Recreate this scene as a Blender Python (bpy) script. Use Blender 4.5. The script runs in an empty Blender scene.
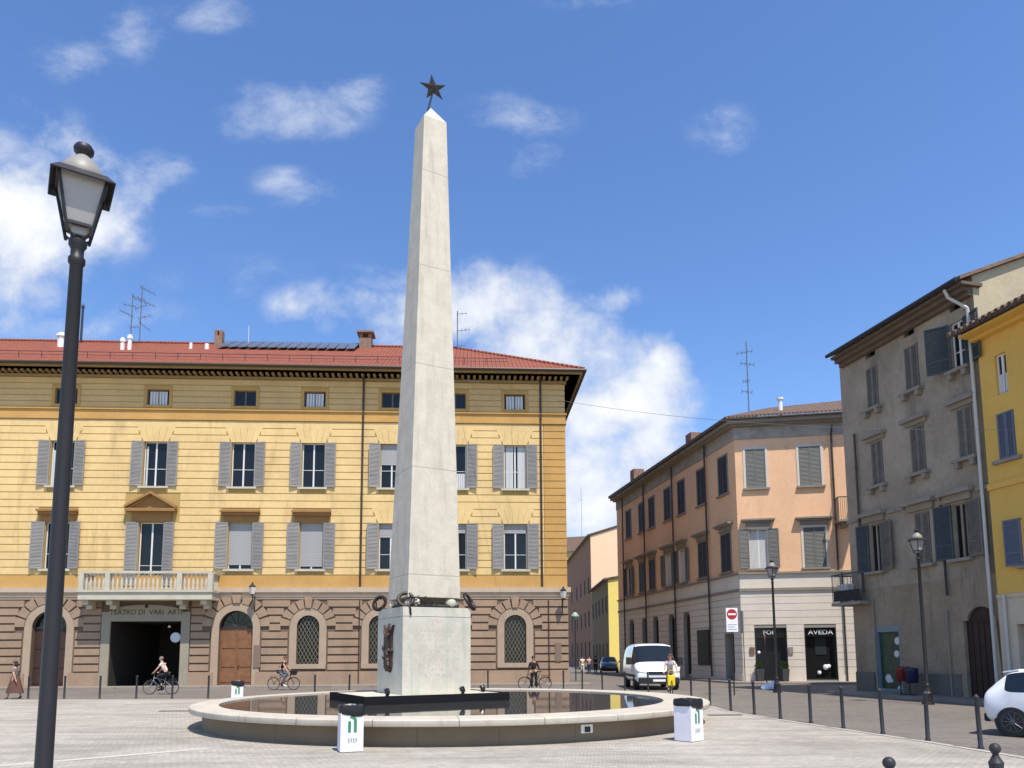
import bpy, bmesh, math, random
from mathutils import Matrix, Vector
from mathutils.geometry import tessellate_polygon
random.seed(7)
R = math.radians
PI = math.pi
SC = bpy.context.scene
COL = SC.collection

# ------------------------------------------------------------------ camera
CAM_H, FPX, PCY, PITCH, ROLL = 1.75, 750.0, 568.0, 6.65, -0.3
cam_d = bpy.data.cameras.new('camera')
cam = bpy.data.objects.new('camera', cam_d)
COL.objects.link(cam)
CAMR = Matrix.Rotation(R(90 + PITCH), 4, 'X') @ Matrix.Rotation(R(ROLL), 4, 'Z')
cam.matrix_world = Matrix.Translation((0, 0, CAM_H)) @ CAMR
cam_d.sensor_width = 36.0
cam_d.lens = FPX / 1024 * 36
cam_d.shift_y = (PCY - 384) / 1024
cam_d.clip_start = 0.1
cam_d.clip_end = 3000
SC.camera = cam

def ray(px, py):
    v = Vector(((px - 512) / FPX, -(py - PCY) / FPX, -1.0))
    return (CAMR.to_3x3() @ v)

# ------------------------------------------------------------------ sky, sun, exposure
SUN_AZ, SUN_EL = 25.0, 63.0          # degrees to the right of "behind the camera", height
sdir = Vector((math.sin(R(SUN_AZ)) * math.cos(R(SUN_EL)), -math.cos(R(SUN_AZ)) * math.cos(R(SUN_EL)), math.sin(R(SUN_EL))))
sun_d = bpy.data.lights.new('sun', 'SUN')
sun_d.energy = 5.0
sun_d.angle = R(0.5)
sun_d.color = (1.0, 0.94, 0.84)
sun = bpy.data.objects.new('sun', sun_d)
COL.objects.link(sun)
sun.rotation_euler = sdir.to_track_quat('Z', 'Y').to_euler()
SC.view_settings.view_transform = 'Standard'
SC.view_settings.look = 'None'
SC.view_settings.gamma = 1
SC.view_settings.use_curve_mapping = False
SC.view_settings.exposure = 0.2

world = bpy.data.worlds.new('World')
SC.world = world
world.use_nodes = True
wn, wl = world.node_tree.nodes, world.node_tree.links
wn.clear()

class NT:
    """tiny helper to write node trees"""
    def __init__(s, tree): s.t = tree; s.n = tree.nodes; s.l = tree.links
    def new(s, kind, **kw):
        nd = s.n.new(kind)
        for k, v in kw.items(): setattr(nd, k, v)
        return nd
    def put(s, sock, v):
        if v is None: return
        if hasattr(v, 'is_output') or isinstance(v, bpy.types.NodeSocket): s.l.new(v, sock)
        else: sock.default_value = v
    def math(s, op, a, b=None, c=None, clamp=False):
        nd = s.new('ShaderNodeMath', operation=op); nd.use_clamp = clamp
        s.put(nd.inputs[0], a); s.put(nd.inputs[1], b); s.put(nd.inputs[2], c)
        return nd.outputs[0]
    def vmath(s, op, a, b=None):
        nd = s.new('ShaderNodeVectorMath', operation=op)
        s.put(nd.inputs[0], a); s.put(nd.inputs[1], b)
        return nd.outputs['Value' if op in ('LENGTH', 'DOT_PRODUCT') else 'Vector']
    def smooth(s, v, a, b, lo=0.0, hi=1.0):
        nd = s.new('ShaderNodeMapRange', interpolation_type='SMOOTHSTEP')
        s.put(nd.inputs[0], v)
        for i, x in zip((1, 2, 3, 4), (a, b, lo, hi)): nd.inputs[i].default_value = x
        return nd.outputs[0]
    def noise(s, vec, scale, detail=4, rough=.55, dist=0.0):
        nd = s.new('ShaderNodeTexNoise')
        s.put(nd.inputs['Vector'], vec)
        nd.inputs['Scale'].default_value = scale; nd.inputs['Detail'].default_value = detail
        nd.inputs['Roughness'].default_value = rough; nd.inputs['Distortion'].default_value = dist
        return nd.outputs['Fac']
    def mix(s, f, a, b, blend='MIX'):
        nd = s.new('ShaderNodeMix', data_type='RGBA', blend_type=blend)
        s.put(nd.inputs[0], f); s.put(nd.inputs[6], a); s.put(nd.inputs[7], b)
        return nd.outputs[2]

W = NT(world.node_tree)
sky = W.new('ShaderNodeTexSky', sky_type='NISHITA')
sky.sun_disc = False
sky.sun_elevation = R(SUN_EL)
sky.sun_rotation = R(180 - SUN_AZ)
sky.air_density = 1.0; sky.dust_density = 0.3; sky.ozone_density = 2.2; sky.altitude = 60
tc = W.new('ShaderNodeTexCoord')
sep = W.new('ShaderNodeSeparateXYZ'); wl.new(tc.outputs['Generated'], sep.inputs[0])
ysafe = W.math('MAXIMUM', sep.outputs[1], 0.08)
cx_ = W.math('DIVIDE', sep.outputs[0], ysafe)
cz_ = W.math('DIVIDE', sep.outputs[2], ysafe)
comb = W.new('ShaderNodeCombineXYZ'); wl.new(cx_, comb.inputs[0]); wl.new(cz_, comb.inputs[1])
P2 = comb.outputs[0]
CLOUDS = [  # direction of each cloud: px, py in the photo, half sizes, weight
    (0, 215, 105, 105, 1.1), (75, 205, 85, 65, .85), (10, 290, 80, 50, .7), (20, 160, 60, 40, .7), (150, 172, 45, 28, .56), (215, 215, 60, 16, .36),
    (295, 112, 75, 34, .72), (350, 92, 40, 26, .62), (295, 186, 48, 22, .6), (250, 115, 36, 36, .6), (130, 35, 45, 34, .56), (205, 15, 55, 22, .56),
    (85, 62, 60, 28, .5), (515, 118, 62, 30, .54), (530, 150, 40, 34, .5), (722, 135, 38, 38, .46), (590, 3, 60, 12, .5),
    (465, 310, 75, 52, .85), (540, 330, 70, 40, .68), (610, 350, 75, 42, .95), (650, 375, 55, 38, .9), (610, 410, 70, 40, .8),
    (600, 470, 75, 60, .98), (650, 450, 60, 50, .8), (520, 300, 60, 40, .7), (430, 320, 80, 40, .7), (640, 400, 60, 50, .95), (575, 345, 60, 40, .8), (575, 375, 50, 40, .62), (330, 305, 65, 28, .62), (400, 280, 60, 30, .5), (640, 500, 90, 40, .6), (590, 520, 60, 40, .8),
    (480, 380, 110, 80, .62), (520, 340, 80, 50, .9), (590, 420, 80, 60, .78), (660, 360, 36, 26, .9), (600, 510, 90, 50, .9), (620, 300, 60, 30, .45), (560, 460, 80, 80, .8), (310, 310, 50, 22, .6), (90, 320, 120, 30, .33), (230, 280, 90, 30, .4)]
def blobs(lst):
    acc = None
    for (px, py, rx, ry, wt) in lst:
        d = ray(px, py); c = (d.x / d.y, d.z / d.y, 0)
        dd = ray(px + rx, py); sx = abs(dd.x / dd.y - c[0])
        dd = ray(px, py - ry); sy = abs(dd.z / dd.y - c[1])
        v = W.vmath('MULTIPLY', W.vmath('SUBTRACT', P2, c), (1 / sx, 1 / sy, 0))
        b = W.smooth(W.vmath('LENGTH', v), 0.0, 1.55, wt, 0.0)
        acc = b if acc is None else W.math('MAXIMUM', acc, b)
    return acc
big_c = [c for c in CLOUDS if c[4] >= .8 or c[1] > 290]
wisp_c = [c for c in CLOUDS if c not in big_c]
a1, a2 = blobs(big_c), blobs(wisp_c)
wv = W.vmath('ADD', P2, (3.3, 1.7, .4))
n1 = W.noise(wv, 8.5, 13, .58, 0.1)
n2 = W.noise(P2, 2.6, 3, .5, .2)
n3 = W.noise(W.vmath('ADD', W.vmath('MULTIPLY', P2, (1, 1.5, 1)), (1.1, 4.2, 2)), 7.0, 14, .66, .25)
n = W.math('ADD', W.math('MULTIPLY', W.math('SUBTRACT', n1, .5), 2.5), W.math('MULTIPLY', W.math('SUBTRACT', n2, .5), .5))
cl = W.math('ADD', a1, n)
c1_ = W.math('MULTIPLY', W.smooth(cl, .12, .86), W.smooth(a1, .05, .4))
cw = W.math('ADD', a2, W.math('MULTIPLY', W.math('SUBTRACT', n3, .5), 2.6))
c2_ = W.math('MULTIPLY', W.math('MULTIPLY', W.smooth(cw, .1, 1.35), W.smooth(a2, .03, .35)), .85)
cover = W.math('MAXIMUM', c1_, c2_)
cover = W.math('MULTIPLY', cover, W.smooth(sep.outputs[1], 0.08, 0.2))
shade = W.smooth(cl, 0.5, 1.3)
ccol = W.mix(shade, (7.2, 7.9, 9.4, 1), (11.2, 11.2, 11.3, 1))
hs = W.new('ShaderNodeHueSaturation'); hs.inputs['Saturation'].default_value = 1.13; hs.inputs['Value'].default_value = 1.8; hs.inputs['Hue'].default_value = .506
wl.new(sky.outputs[0], hs.inputs['Color'])
skyc = W.mix(1.0, hs.outputs[0], (1.08, 1.17, 1.25, 1), 'MULTIPLY')
wcol = W.mix(W.math('MULTIPLY', cover, .95), skyc, ccol)
bg = W.new('ShaderNodeBackground'); bg.inputs[1].default_value = 0.085
wo = W.new('ShaderNodeOutputWorld')
wl.new(wcol, bg.inputs[0]); wl.new(bg.outputs[0], wo.inputs[0])

# ------------------------------------------------------------------ materials
def srgb(r, g, b):
    f = lambda c: (c / 255 / 12.92) if c / 255 <= .04045 else ((c / 255 + .055) / 1.055) ** 2.4
    return (f(r), f(g), f(b), 1)
MATS = {}
def mat(name, col, rough=.8, var=0.0, scale=1.0, bump=0.0, bscale=30.0, metal=0.0, spec=.4, stain=0.0, stain_col=(.1, .09, .08, 1), streak=False):
    if name in MATS: return MATS[name]
    m = bpy.data.materials.new(name); m.use_nodes = True
    T = NT(m.node_tree); bs = T.n['Principled BSDF']
    bs.inputs['Roughness'].default_value = rough; bs.inputs['Metallic'].default_value = metal
    bs.inputs['Specular IOR Level'].default_value = spec
    col = (*col[:3], 1)
    bs.inputs['Base Color'].default_value = col
    g = T.new('ShaderNodeNewGeometry').outputs['Position']
    c = col
    if var:
        a = T.noise(g, scale, 5, .6); b_ = T.noise(g, scale * 9, 4, .6)
        f = T.math('ADD', T.math('MULTIPLY', a, .65), T.math('MULTIPLY', b_, .35))
        lo = tuple(x * (1 - var) for x in col[:3]) + (1,); hi = tuple(min(1, x * (1 + var)) for x in col[:3]) + (1,)
        c = T.mix(T.smooth(f, .3, .7), lo, hi)
    if stain:
        v = T.vmath('MULTIPLY', g, (1.2, 1.2, .22) if streak else (1, 1, 1))
        s_ = T.smooth(T.noise(v, .9, 8, .65, .3), .5, .78)
        c = T.mix(T.math('MULTIPLY', s_, stain), c, stain_col)
    if c is not col: T.l.new(c, bs.inputs['Base Color'])
    if bump:
        bn = T.new('ShaderNodeBump'); bn.inputs['Strength'].default_value = bump; bn.inputs['Distance'].default_value = .02
        T.l.new(T.noise(g, bscale, 5, .65), bn.inputs['Height']); T.l.new(bn.outputs[0], bs.inputs['Normal'])
    MATS[name] = m
    return m

def glass_mat(name, col=(.012, .014, .017), rough=.06):
    m = mat(name, (*col, 1), rough, spec=.6)
    return m

def tile_mat(name, c1, c2, du=.24, stain=.4, dirv=(1, 0, 0)):
    """coppi tile rows: ridges running down the slope, rows across"""
    m = bpy.data.materials.new(name); m.use_nodes = True
    T = NT(m.node_tree); bs = T.n['Principled BSDF']; bs.inputs['Roughness'].default_value = .85
    g = T.new('ShaderNodeNewGeometry').outputs['Position']
    u = T.vmath('DOT_PRODUCT', g, dirv)
    w1 = T.math('SINE', T.math('MULTIPLY', u, 2 * PI / du))
    sp = T.new('ShaderNodeSeparateXYZ'); T.l.new(g, sp.inputs[0])
    row = T.math('FRACT', T.math('MULTIPLY', sp.outputs[2], 1 / .2))
    cell = T.new('ShaderNodeTexVoronoi'); cell.inputs['Scale'].default_value = 4.5; T.l.new(g, cell.inputs['Vector'])
    bw = T.new('ShaderNodeSeparateColor'); T.l.new(cell.outputs['Color'], bw.inputs[0])
    f = T.math('ADD', T.math('MULTIPLY', bw.outputs[0], .6), T.math('MULTIPLY', T.noise(g, .5, 5), .4))
    c = T.mix(f, (*c1, 1), (*c2, 1))
    c = T.mix(T.math('MULTIPLY', T.smooth(T.noise(g, 1.3, 7, .7), .5, .75), stain), c, (.09, .075, .06, 1))
    T.l.new(c, bs.inputs['Base Color'])
    bn = T.new('ShaderNodeBump'); bn.inputs['Strength'].default_value = 1; bn.inputs['Distance'].default_value = .06
    T.l.new(T.math('ADD', w1, T.math('MULTIPLY', row, -.8)), bn.inputs['Height']); T.l.new(bn.outputs[0], bs.inputs['Normal'])
    MATS[name] = m
    return m

def paving_mat(name, ca, cb, joint, size=.12, ratio=1.0, patch=.35, rot=0.3, bump=.6, dirt=(.3, .28, .25, 1), jw=.06):
    m = bpy.data.materials.new(name); m.use_nodes = True
    T = NT(m.node_tree); bs = T.n['Principled BSDF']; bs.inputs['Roughness'].default_value = .72; bs.inputs['Specular IOR Level'].default_value = .35
    g = T.new('ShaderNodeNewGeometry').outputs['Position']
    mp = T.new('ShaderNodeMapping'); mp.inputs['Rotation'].default_value = (0, 0, rot); T.l.new(g, mp.inputs[0])
    wob = T.new('ShaderNodeTexNoise'); wob.inputs['Scale'].default_value = 1.7; T.l.new(g, wob.inputs['Vector'])
    vv = T.vmath('ADD', mp.outputs[0], T.vmath('MULTIPLY', wob.outputs['Color'], (.12, .12, 0)))
    br = T.new('ShaderNodeTexBrick'); T.l.new(vv, br.inputs['Vector'])
    br.inputs['Scale'].default_value = 1.0; br.inputs['Brick Width'].default_value = size * ratio; br.inputs['Row Height'].default_value = size
    br.inputs['Mortar Size'].default_value = size * jw; br.inputs['Mortar Smooth'].default_value = .3
    br.inputs['Color1'].default_value = (0, 0, 0, 1); br.inputs['Color2'].default_value = (1, 1, 1, 1); br.inputs['Mortar'].default_value = (.5, .5, .5, 1)
    sc = T.new('ShaderNodeSeparateColor'); T.l.new(br.outputs['Color'], sc.inputs[0])
    big = T.noise(g, .22, 6, .62, .4); mid = T.noise(g, 1.6, 5, .7)
    streaky = T.noise(T.vmath('MULTIPLY', g, (.25, 1.6, 1)), 1.0, 6, .7, .2)
    f = T.math('ADD', T.math('ADD', T.math('MULTIPLY', sc.outputs[0], .16), T.math('MULTIPLY', big, .42)), T.math('MULTIPLY', mid, .42))
    c = T.mix(T.smooth(f, .25, .75), (*ca, 1), (*cb, 1))
    c = T.mix(T.math('MULTIPLY', T.smooth(streaky, .42, .72), patch), c, dirt)
    c = T.mix(T.math('MULTIPLY', T.smooth(big, .5, .72), patch * .8), c, dirt)
    c = T.mix(T.math('MULTIPLY', br.outputs['Fac'], .45), c, (*joint, 1))
    sp_ = T.new('ShaderNodeTexVoronoi'); sp_.inputs['Scale'].default_value = 1.1; T.l.new(g, sp_.inputs['Vector'])
    c = T.mix(T.math('MULTIPLY', T.smooth(sp_.outputs['Distance'], .07, .03), .5), c, srgb(92, 86, 78))
    c = T.mix(T.math('MULTIPLY', T.smooth(T.noise(g, .7, 9, .75, .8), .56, .72), .4), c, srgb(112, 104, 93))
    T.l.new(c, bs.inputs['Base Color'])
    bn = T.new('ShaderNodeBump'); bn.inputs['Strength'].default_value = bump; bn.inputs['Distance'].default_value = .015
    h = T.math('SUBTRACT', T.math('MULTIPLY', T.noise(g, 14, 5), .9), br.outputs['Fac'])
    T.l.new(h, bn.inputs['Height']); T.l.new(bn.outputs[0], bs.inputs['Normal'])
    MATS[name] = m
    return m

# ------------------------------------------------------------------ geometry helpers
BASE = {}
class MB:
    """collects shapes, then links them as ONE mesh object"""
    def __init__(s, M=None): s.v = []; s.f = []; s.M = M or Matrix.Identity(4)
    def add(s, vs, fs, M=None):
        A = s.M @ M if M is not None else s.M
        n = len(s.v); s.v += [tuple(A @ Vector(p)) for p in vs]; s.f += [tuple(n + i for i in f) for f in fs]
        return s
    def box(s, x0, x1, y0, y1, z0, z1, M=None):
        return s.add([(x0, y0, z0), (x1, y0, z0), (x1, y1, z0), (x0, y1, z0), (x0, y0, z1), (x1, y0, z1), (x1, y1, z1), (x0, y1, z1)],
                     [(0, 3, 2, 1), (4, 5, 6, 7), (0, 1, 5, 4), (1, 2, 6, 5), (2, 3, 7, 6), (3, 0, 4, 7)], M)
    def fb(s, u0, u1, w0, w1, z0, z1, M=None):      # box on a facade frame: w = distance out of the wall
        return s.box(u0, u1, -w1, -w0, z0, z1, M)
    def prism(s, poly, w0, w1, M=None):             # poly in (u, z), between distances w0 and w1 out of the wall
        n = len(poly)
        vs = [(p[0], -w0, p[1]) for p in poly] + [(p[0], -w1, p[1]) for p in poly]
        fs = [tuple(range(n)), tuple(range(2 * n - 1, n - 1, -1))] + [(i, i + n, (i + 1) % n + n, (i + 1) % n) for i in range(n)]
        return s.add(vs, fs, M)
    def slab(s, poly, z0, z1, M=None):              # poly in (x, y)
        n = len(poly)
        vs = [(p[0], p[1], z0) for p in poly] + [(p[0], p[1], z1) for p in poly]
        fs = [tuple(range(n - 1, -1, -1)), tuple(range(n, 2 * n))] + [(i, (i + 1) % n, (i + 1) % n + n, i + n) for i in range(n)]
        return s.add(vs, fs, M)
    def panel(s, outer, holes, w=0.0, M=None):
        polys = [outer] + holes
        tri = tessellate_polygon([[Vector((p[0], p[1], 0)) for p in q] for q in polys])
        flat = [p for q in polys for p in q]
        return s.add([(p[0], -w, p[1]) for p in flat], [tuple(t) for t in tri], M)
    def reveal(s, hole, w0, w1, M=None):
        n = len(hole)
        return s.add([(p[0], -w0, p[1]) for p in hole] + [(p[0], -w1, p[1]) for p in hole],
                     [(i, i + n, (i + 1) % n + n, (i + 1) % n) for i in range(n)], M)
    def lathe(s, prof, n=16, M=None, a0=0.0, a1=2 * PI):
        full = abs(a1 - a0 - 2 * PI) < 1e-6
        k = n if full else n + 1
        vs = []
        for (r, z) in prof:
            for i in range(k):
                a = a0 + (a1 - a0) * i / n
                vs.append((r * math.cos(a), r * math.sin(a), z))
        fs = []
        for j in range(len(prof) - 1):
            for i in range(n if full else n):
                i2 = (i + 1) % k
                if not full and i == n: continue
                fs.append((j * k + i, j * k + i2, (j + 1) * k + i2, (j + 1) * k + i))
        if full:
            if prof[0][0] > 1e-5: fs.append(tuple(range(k - 1, -1, -1)))
            if prof[-1][0] > 1e-5: fs.append(tuple((len(prof) - 1) * k + i for i in range(k)))
        return s.add(vs, fs, M)
    def rod(s, a, b, r, n=8, r2=None, M=None):
        a = Vector(a); b = Vector(b); d = b - a; L = d.length
        if L < 1e-6: return s
        q = d.to_track_quat('Z', 'Y').to_matrix().to_4x4()
        T = Matrix.Translation(a) @ q
        return s.lathe([(r, 0), (r if r2 is None else r2, L)], n, (M @ T) if M is not None else T)
    def path(s, pts, r, n=8, M=None):
        for i in range(len(pts) - 1): s.rod(pts[i], pts[i + 1], r, n, M=M)
        return s
    def ball(s, c, r, n=12, sz=1.0, M=None):
        T = Matrix.Translation(c)
        m = max(5, n // 2)
        prof = [(max(1e-6, r * math.sin(PI * i / m)), -r * sz * math.cos(PI * i / m)) for i in range(m + 1)]
        return s.lathe(prof, n, (M @ T) if M is not None else T)
    def torus(s, c, R1, r, M=None, n=28, m=8):
        vs = []; fs = []
        for i in range(n):
            a = 2 * PI * i / n
            for j in range(m):
                b = 2 * PI * j / m
                q = R1 + r * math.cos(b)
                vs.append((c[0] + q * math.cos(a), c[1] + q * math.sin(a), c[2] + r * math.sin(b)))
        for i in range(n):
            for j in range(m):
                fs.append((i * m + j, ((i + 1) % n) * m + j, ((i + 1) % n) * m + (j + 1) % m, i * m + (j + 1) % m))
        return s.add(vs, fs, M)
    def build(s, name, m, parent=None, smooth=False, bevel=0, loc=None, weld=False):
        base = Vector((0, 0, 0)) if parent is None else Vector(BASE.get(parent.name, (0, 0, 0)))
        if loc is not None: base = Vector(loc)
        me = bpy.data.meshes.new(name)
        me.from_pydata([tuple(Vector(p) - base) for p in s.v], [], s.f)
        bm = bmesh.new(); bm.from_mesh(me)
        if weld: bmesh.ops.remove_doubles(bm, verts=bm.verts, dist=1e-4)
        bmesh.ops.recalc_face_normals(bm, faces=bm.faces)
        if bevel:
            es = [e for e in bm.edges if len(e.link_faces) == 2 and e.calc_face_angle(0) > .6]
            bmesh.ops.bevel(bm, geom=es, offset=bevel, segments=2, affect='EDGES', profile=.6, clamp_overlap=True)
        bm.to_mesh(me); bm.free()
        if smooth:
            for p in me.polygons: p.use_smooth = True
            try: me.set_sharp_from_angle(angle=R(40))
            except Exception: pass
        me.materials.append(m)
        o = bpy.data.objects.new(name, me); COL.objects.link(o)
        if parent is not None: o.parent = parent
        if loc is not None: o.location = loc
        if parent is not None: BASE[o.name] = BASE.get(parent.name, (0, 0, 0))
        return o

def tag(o, label=None, cat=None, group=None, kind=None):
    if label: o['label'] = label
    if cat: o['category'] = cat
    if group: o['group'] = group
    if kind: o['kind'] = kind
    return o
def empty(name, loc, label, cat, group=None, rz=0.0, local=False):
    """a thing: its Empty; parts are given in world coordinates, or around the origin when local"""
    o = bpy.data.objects.new(name, None); COL.objects.link(o)
    o.location = loc; o.rotation_euler = (0, 0, rz); o.empty_display_size = .3
    BASE[o.name] = (0.0, 0.0, 0.0) if local else tuple(loc)
    return tag(o, label, cat, group)
def copy_tree(o, parent=None, loc=None, rz=None, label=None):
    c = o.copy(); COL.objects.link(c); c.parent = parent
    if loc is not None: c.location = loc
    if rz is not None: c.rotation_euler = (0, 0, rz)
    if label: c['label'] = label
    for ch in [x for x in bpy.data.objects if x.parent == o]: copy_tree(ch, c)
    return c

def gpt(px, py, z=0.0):
    d = ray(px, py); t = (z - CAM_H) / d.z
    return Vector((d.x * t, d.y * t, z))
def aty(px, py, Y):
    d = ray(px, py); t = Y / d.y
    return Vector((d.x * t, Y, CAM_H + d.z * t))
class Frame:
    def __init__(s, P, d, z=0.0):
        s.P = Vector((P[0], P[1], z)); s.d = Vector((d[0], d[1], 0)).normalized()
        s.inn = Vector((-s.d.y, s.d.x, 0))                      # local +Y, into the building
        s.M = Matrix(((s.d.x, s.inn.x, 0, s.P.x), (s.d.y, s.inn.y, 0, s.P.y), (0, 0, 1, z), (0, 0, 0, 1)))
    def at(s, px, py, w=0.0):
        o = s.P - s.inn * w; n = s.inn
        d = ray(px, py); t = (o - Vector((0, 0, CAM_H))).dot(n) / d.dot(n)
        p = Vector((0, 0, CAM_H)) + d * t - s.P
        return p.dot(s.d), p.z
    def u(s, px, py, w=0.0): return s.at(px, py, w)[0]
    def z(s, px, py, w=0.0): return s.at(px, py, w)[1]
    def pt(s, u, w, z): return s.P + s.d * u - s.inn * w + Vector((0, 0, z))
def rect(u0, u1, z0, z1): return [(u0, z0), (u1, z0), (u1, z1), (u0, z1)]
def archpoly(uc, hw, z0, zs, n=14, grow=0.0):
    h = hw + grow
    return [(uc - h, z0), (uc + h, z0)] + [(uc + h * math.cos(PI * i / n), zs + h * math.sin(PI * i / n)) for i in range(n + 1)]

def text_obj(body, size, M, m, name, parent, extrude=.01, align='CENTER', sx=1.0):
    cu = bpy.data.curves.new('lettering', 'FONT'); cu.body = body; cu.size = size; cu.extrude = extrude
    cu.align_x = align; cu.align_y = 'CENTER'; cu.resolution_u = 3
    t = bpy.data.objects.new('tmp', cu); COL.objects.link(t)
    dg = bpy.context.evaluated_depsgraph_get()
    me = bpy.data.meshes.new_from_object(t.evaluated_get(dg))
    bpy.data.objects.remove(t); bpy.data.curves.remove(cu)
    base = Vector(BASE.get(parent.name, (0, 0, 0)))
    # text lies in XY -> stand it up in (u, z), facing -Y
    S = Matrix.Translation(-base) @ M @ Matrix.Rotation(R(90), 4, 'X') @ Matrix.Diagonal((sx, 1, 1, 1))
    me.transform(S); me.materials.clear(); me.materials.append(m)
    o = bpy.data.objects.new(name, me); COL.objects.link(o)
    o.parent = parent
    return o

# ================================================================== materials used by the place
M_yel = mat('yellow_plaster', srgb(219, 187, 130), .9, .11, .45, .25, 25, stain=.6, stain_col=(.36, .25, .11, 1), streak=True)
M_yel2 = mat('yellow_plaster_back', srgb(176, 146, 88), .9, .06, .5)
M_ora = mat('ochre_plaster', srgb(190, 147, 84), .9, .1, .6, .25, 25, stain=.35, stain_col=(.35, .22, .1, 1), streak=True)
M_attic = mat('attic_shaded_plaster', srgb(206, 170, 116), .9, .1, .6, stain=.3, stain_col=(.3, .22, .1, 1), streak=True)  # wall yellow made darker: the eave's shade is put into the colour
M_brn = mat('rusticated_stone', srgb(156, 131, 108), .9, .14, .7, .5, 18, stain=.5, stain_col=(.2, .14, .1, 1), streak=True)
M_brn2 = mat('rusticated_joint', srgb(112, 92, 76), .95, .1, .8)
M_trim = mat('pale_stone_trim', srgb(188, 166, 142), .85, .08, 1.2, .3, 20, stain=.2, stain_col=(.2, .17, .13, 1))
M_cor = mat('cornice_wood_stone', srgb(150, 125, 85), .85, .1, 1)
M_shut = mat('grey_shutter_paint', srgb(138, 134, 130), .65, .12, 1.3)
M_frame = mat('white_window_frame', srgb(215, 212, 205), .5)
M_pane = mat('window_glass', (.010, .011, .012, 1), .12, spec=.35)
M_dark = mat('dark_interior', (.012, .011, .01), .9)
M_blind = mat('grey_blind', srgb(160, 158, 155), .7)
M_curt = mat('pale_curtain', srgb(200, 200, 198), .8)
M_pipe = mat('dark_downpipe', srgb(62, 50, 44), .5)
M_iron = mat('dark_iron', srgb(46, 46, 50), .55, .15, 3)
M_post = mat('lamp_post_paint', srgb(36, 34, 35), .5, .1, 4)
M_gut = mat('gutter_metal', srgb(70, 58, 48), .5)
M_woodd = mat('brown_wood_door', srgb(128, 88, 58), .6, .2, 3)
M_wdark = mat('dark_wood_door', srgb(62, 42, 34), .6, .2, 3)
M_stone = mat('white_baluster_stone', srgb(188, 180, 160), .8, .1, 2, .3, 20)
M_white = mat('white_paint', srgb(232, 230, 228), .4)

def pane(fr, root, poly_or_rect, w, win, m=None):
    u0, u1, z0, z1 = poly_or_rect
    b = MB(fr.M); b.fb(u0, u1, w - .02, w, z0, z1)
    return b.build('pane', m or M_pane, win)

def shutter(fr, win, hinge_u, side, width, z0, z1, ang=6, m=None, w=.03, mid=True):
    """one louvred leaf; hinged at hinge_u, lying open towards side (-1 left, +1 right), or closed when ang is near 180"""
    b = MB(fr.M @ Matrix.Translation((hinge_u, -w, 0)) @ Matrix.Rotation(R(-ang) * side, 4, 'Z') @ Matrix.Diagonal((side, 1, 1, 1)))
    t = .045; f = .07
    b.box(0, f, -t, 0, z0, z1); b.box(width - f, width, -t, 0, z0, z1)
    b.box(f, width - f, -t, 0, z0, z0 + f); b.box(f, width - f, -t, 0, z1 - f, z1)
    zs = z0 + f
    if mid:
        zm = z0 + (z1 - z0) * .26; b.box(f, width - f, -t, 0, zm, zm + .06)
    n = max(8, int((z1 - z0) / .085))
    dz = (z1 - z0 - 2 * f) / n
    for i in range(n):
        z = z0 + f + i * dz
        b.add([(f, -t + .004, z), (width - f, -t + .004, z), (width - f, -.006, z + dz * .9), (f, -.006, z + dz * .9),
               (f, -t + .004, z + .012), (width - f, -t + .004, z + .012), (width - f, -.006, z + dz * .9 + .012), (f, -.006, z + dz * .9 + .012)],
              [(0, 1, 2, 3), (4, 7, 6, 5), (0, 4, 5, 1), (3, 2, 6, 7)])
    return b.build('shutter', m or M_shut, win)

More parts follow.
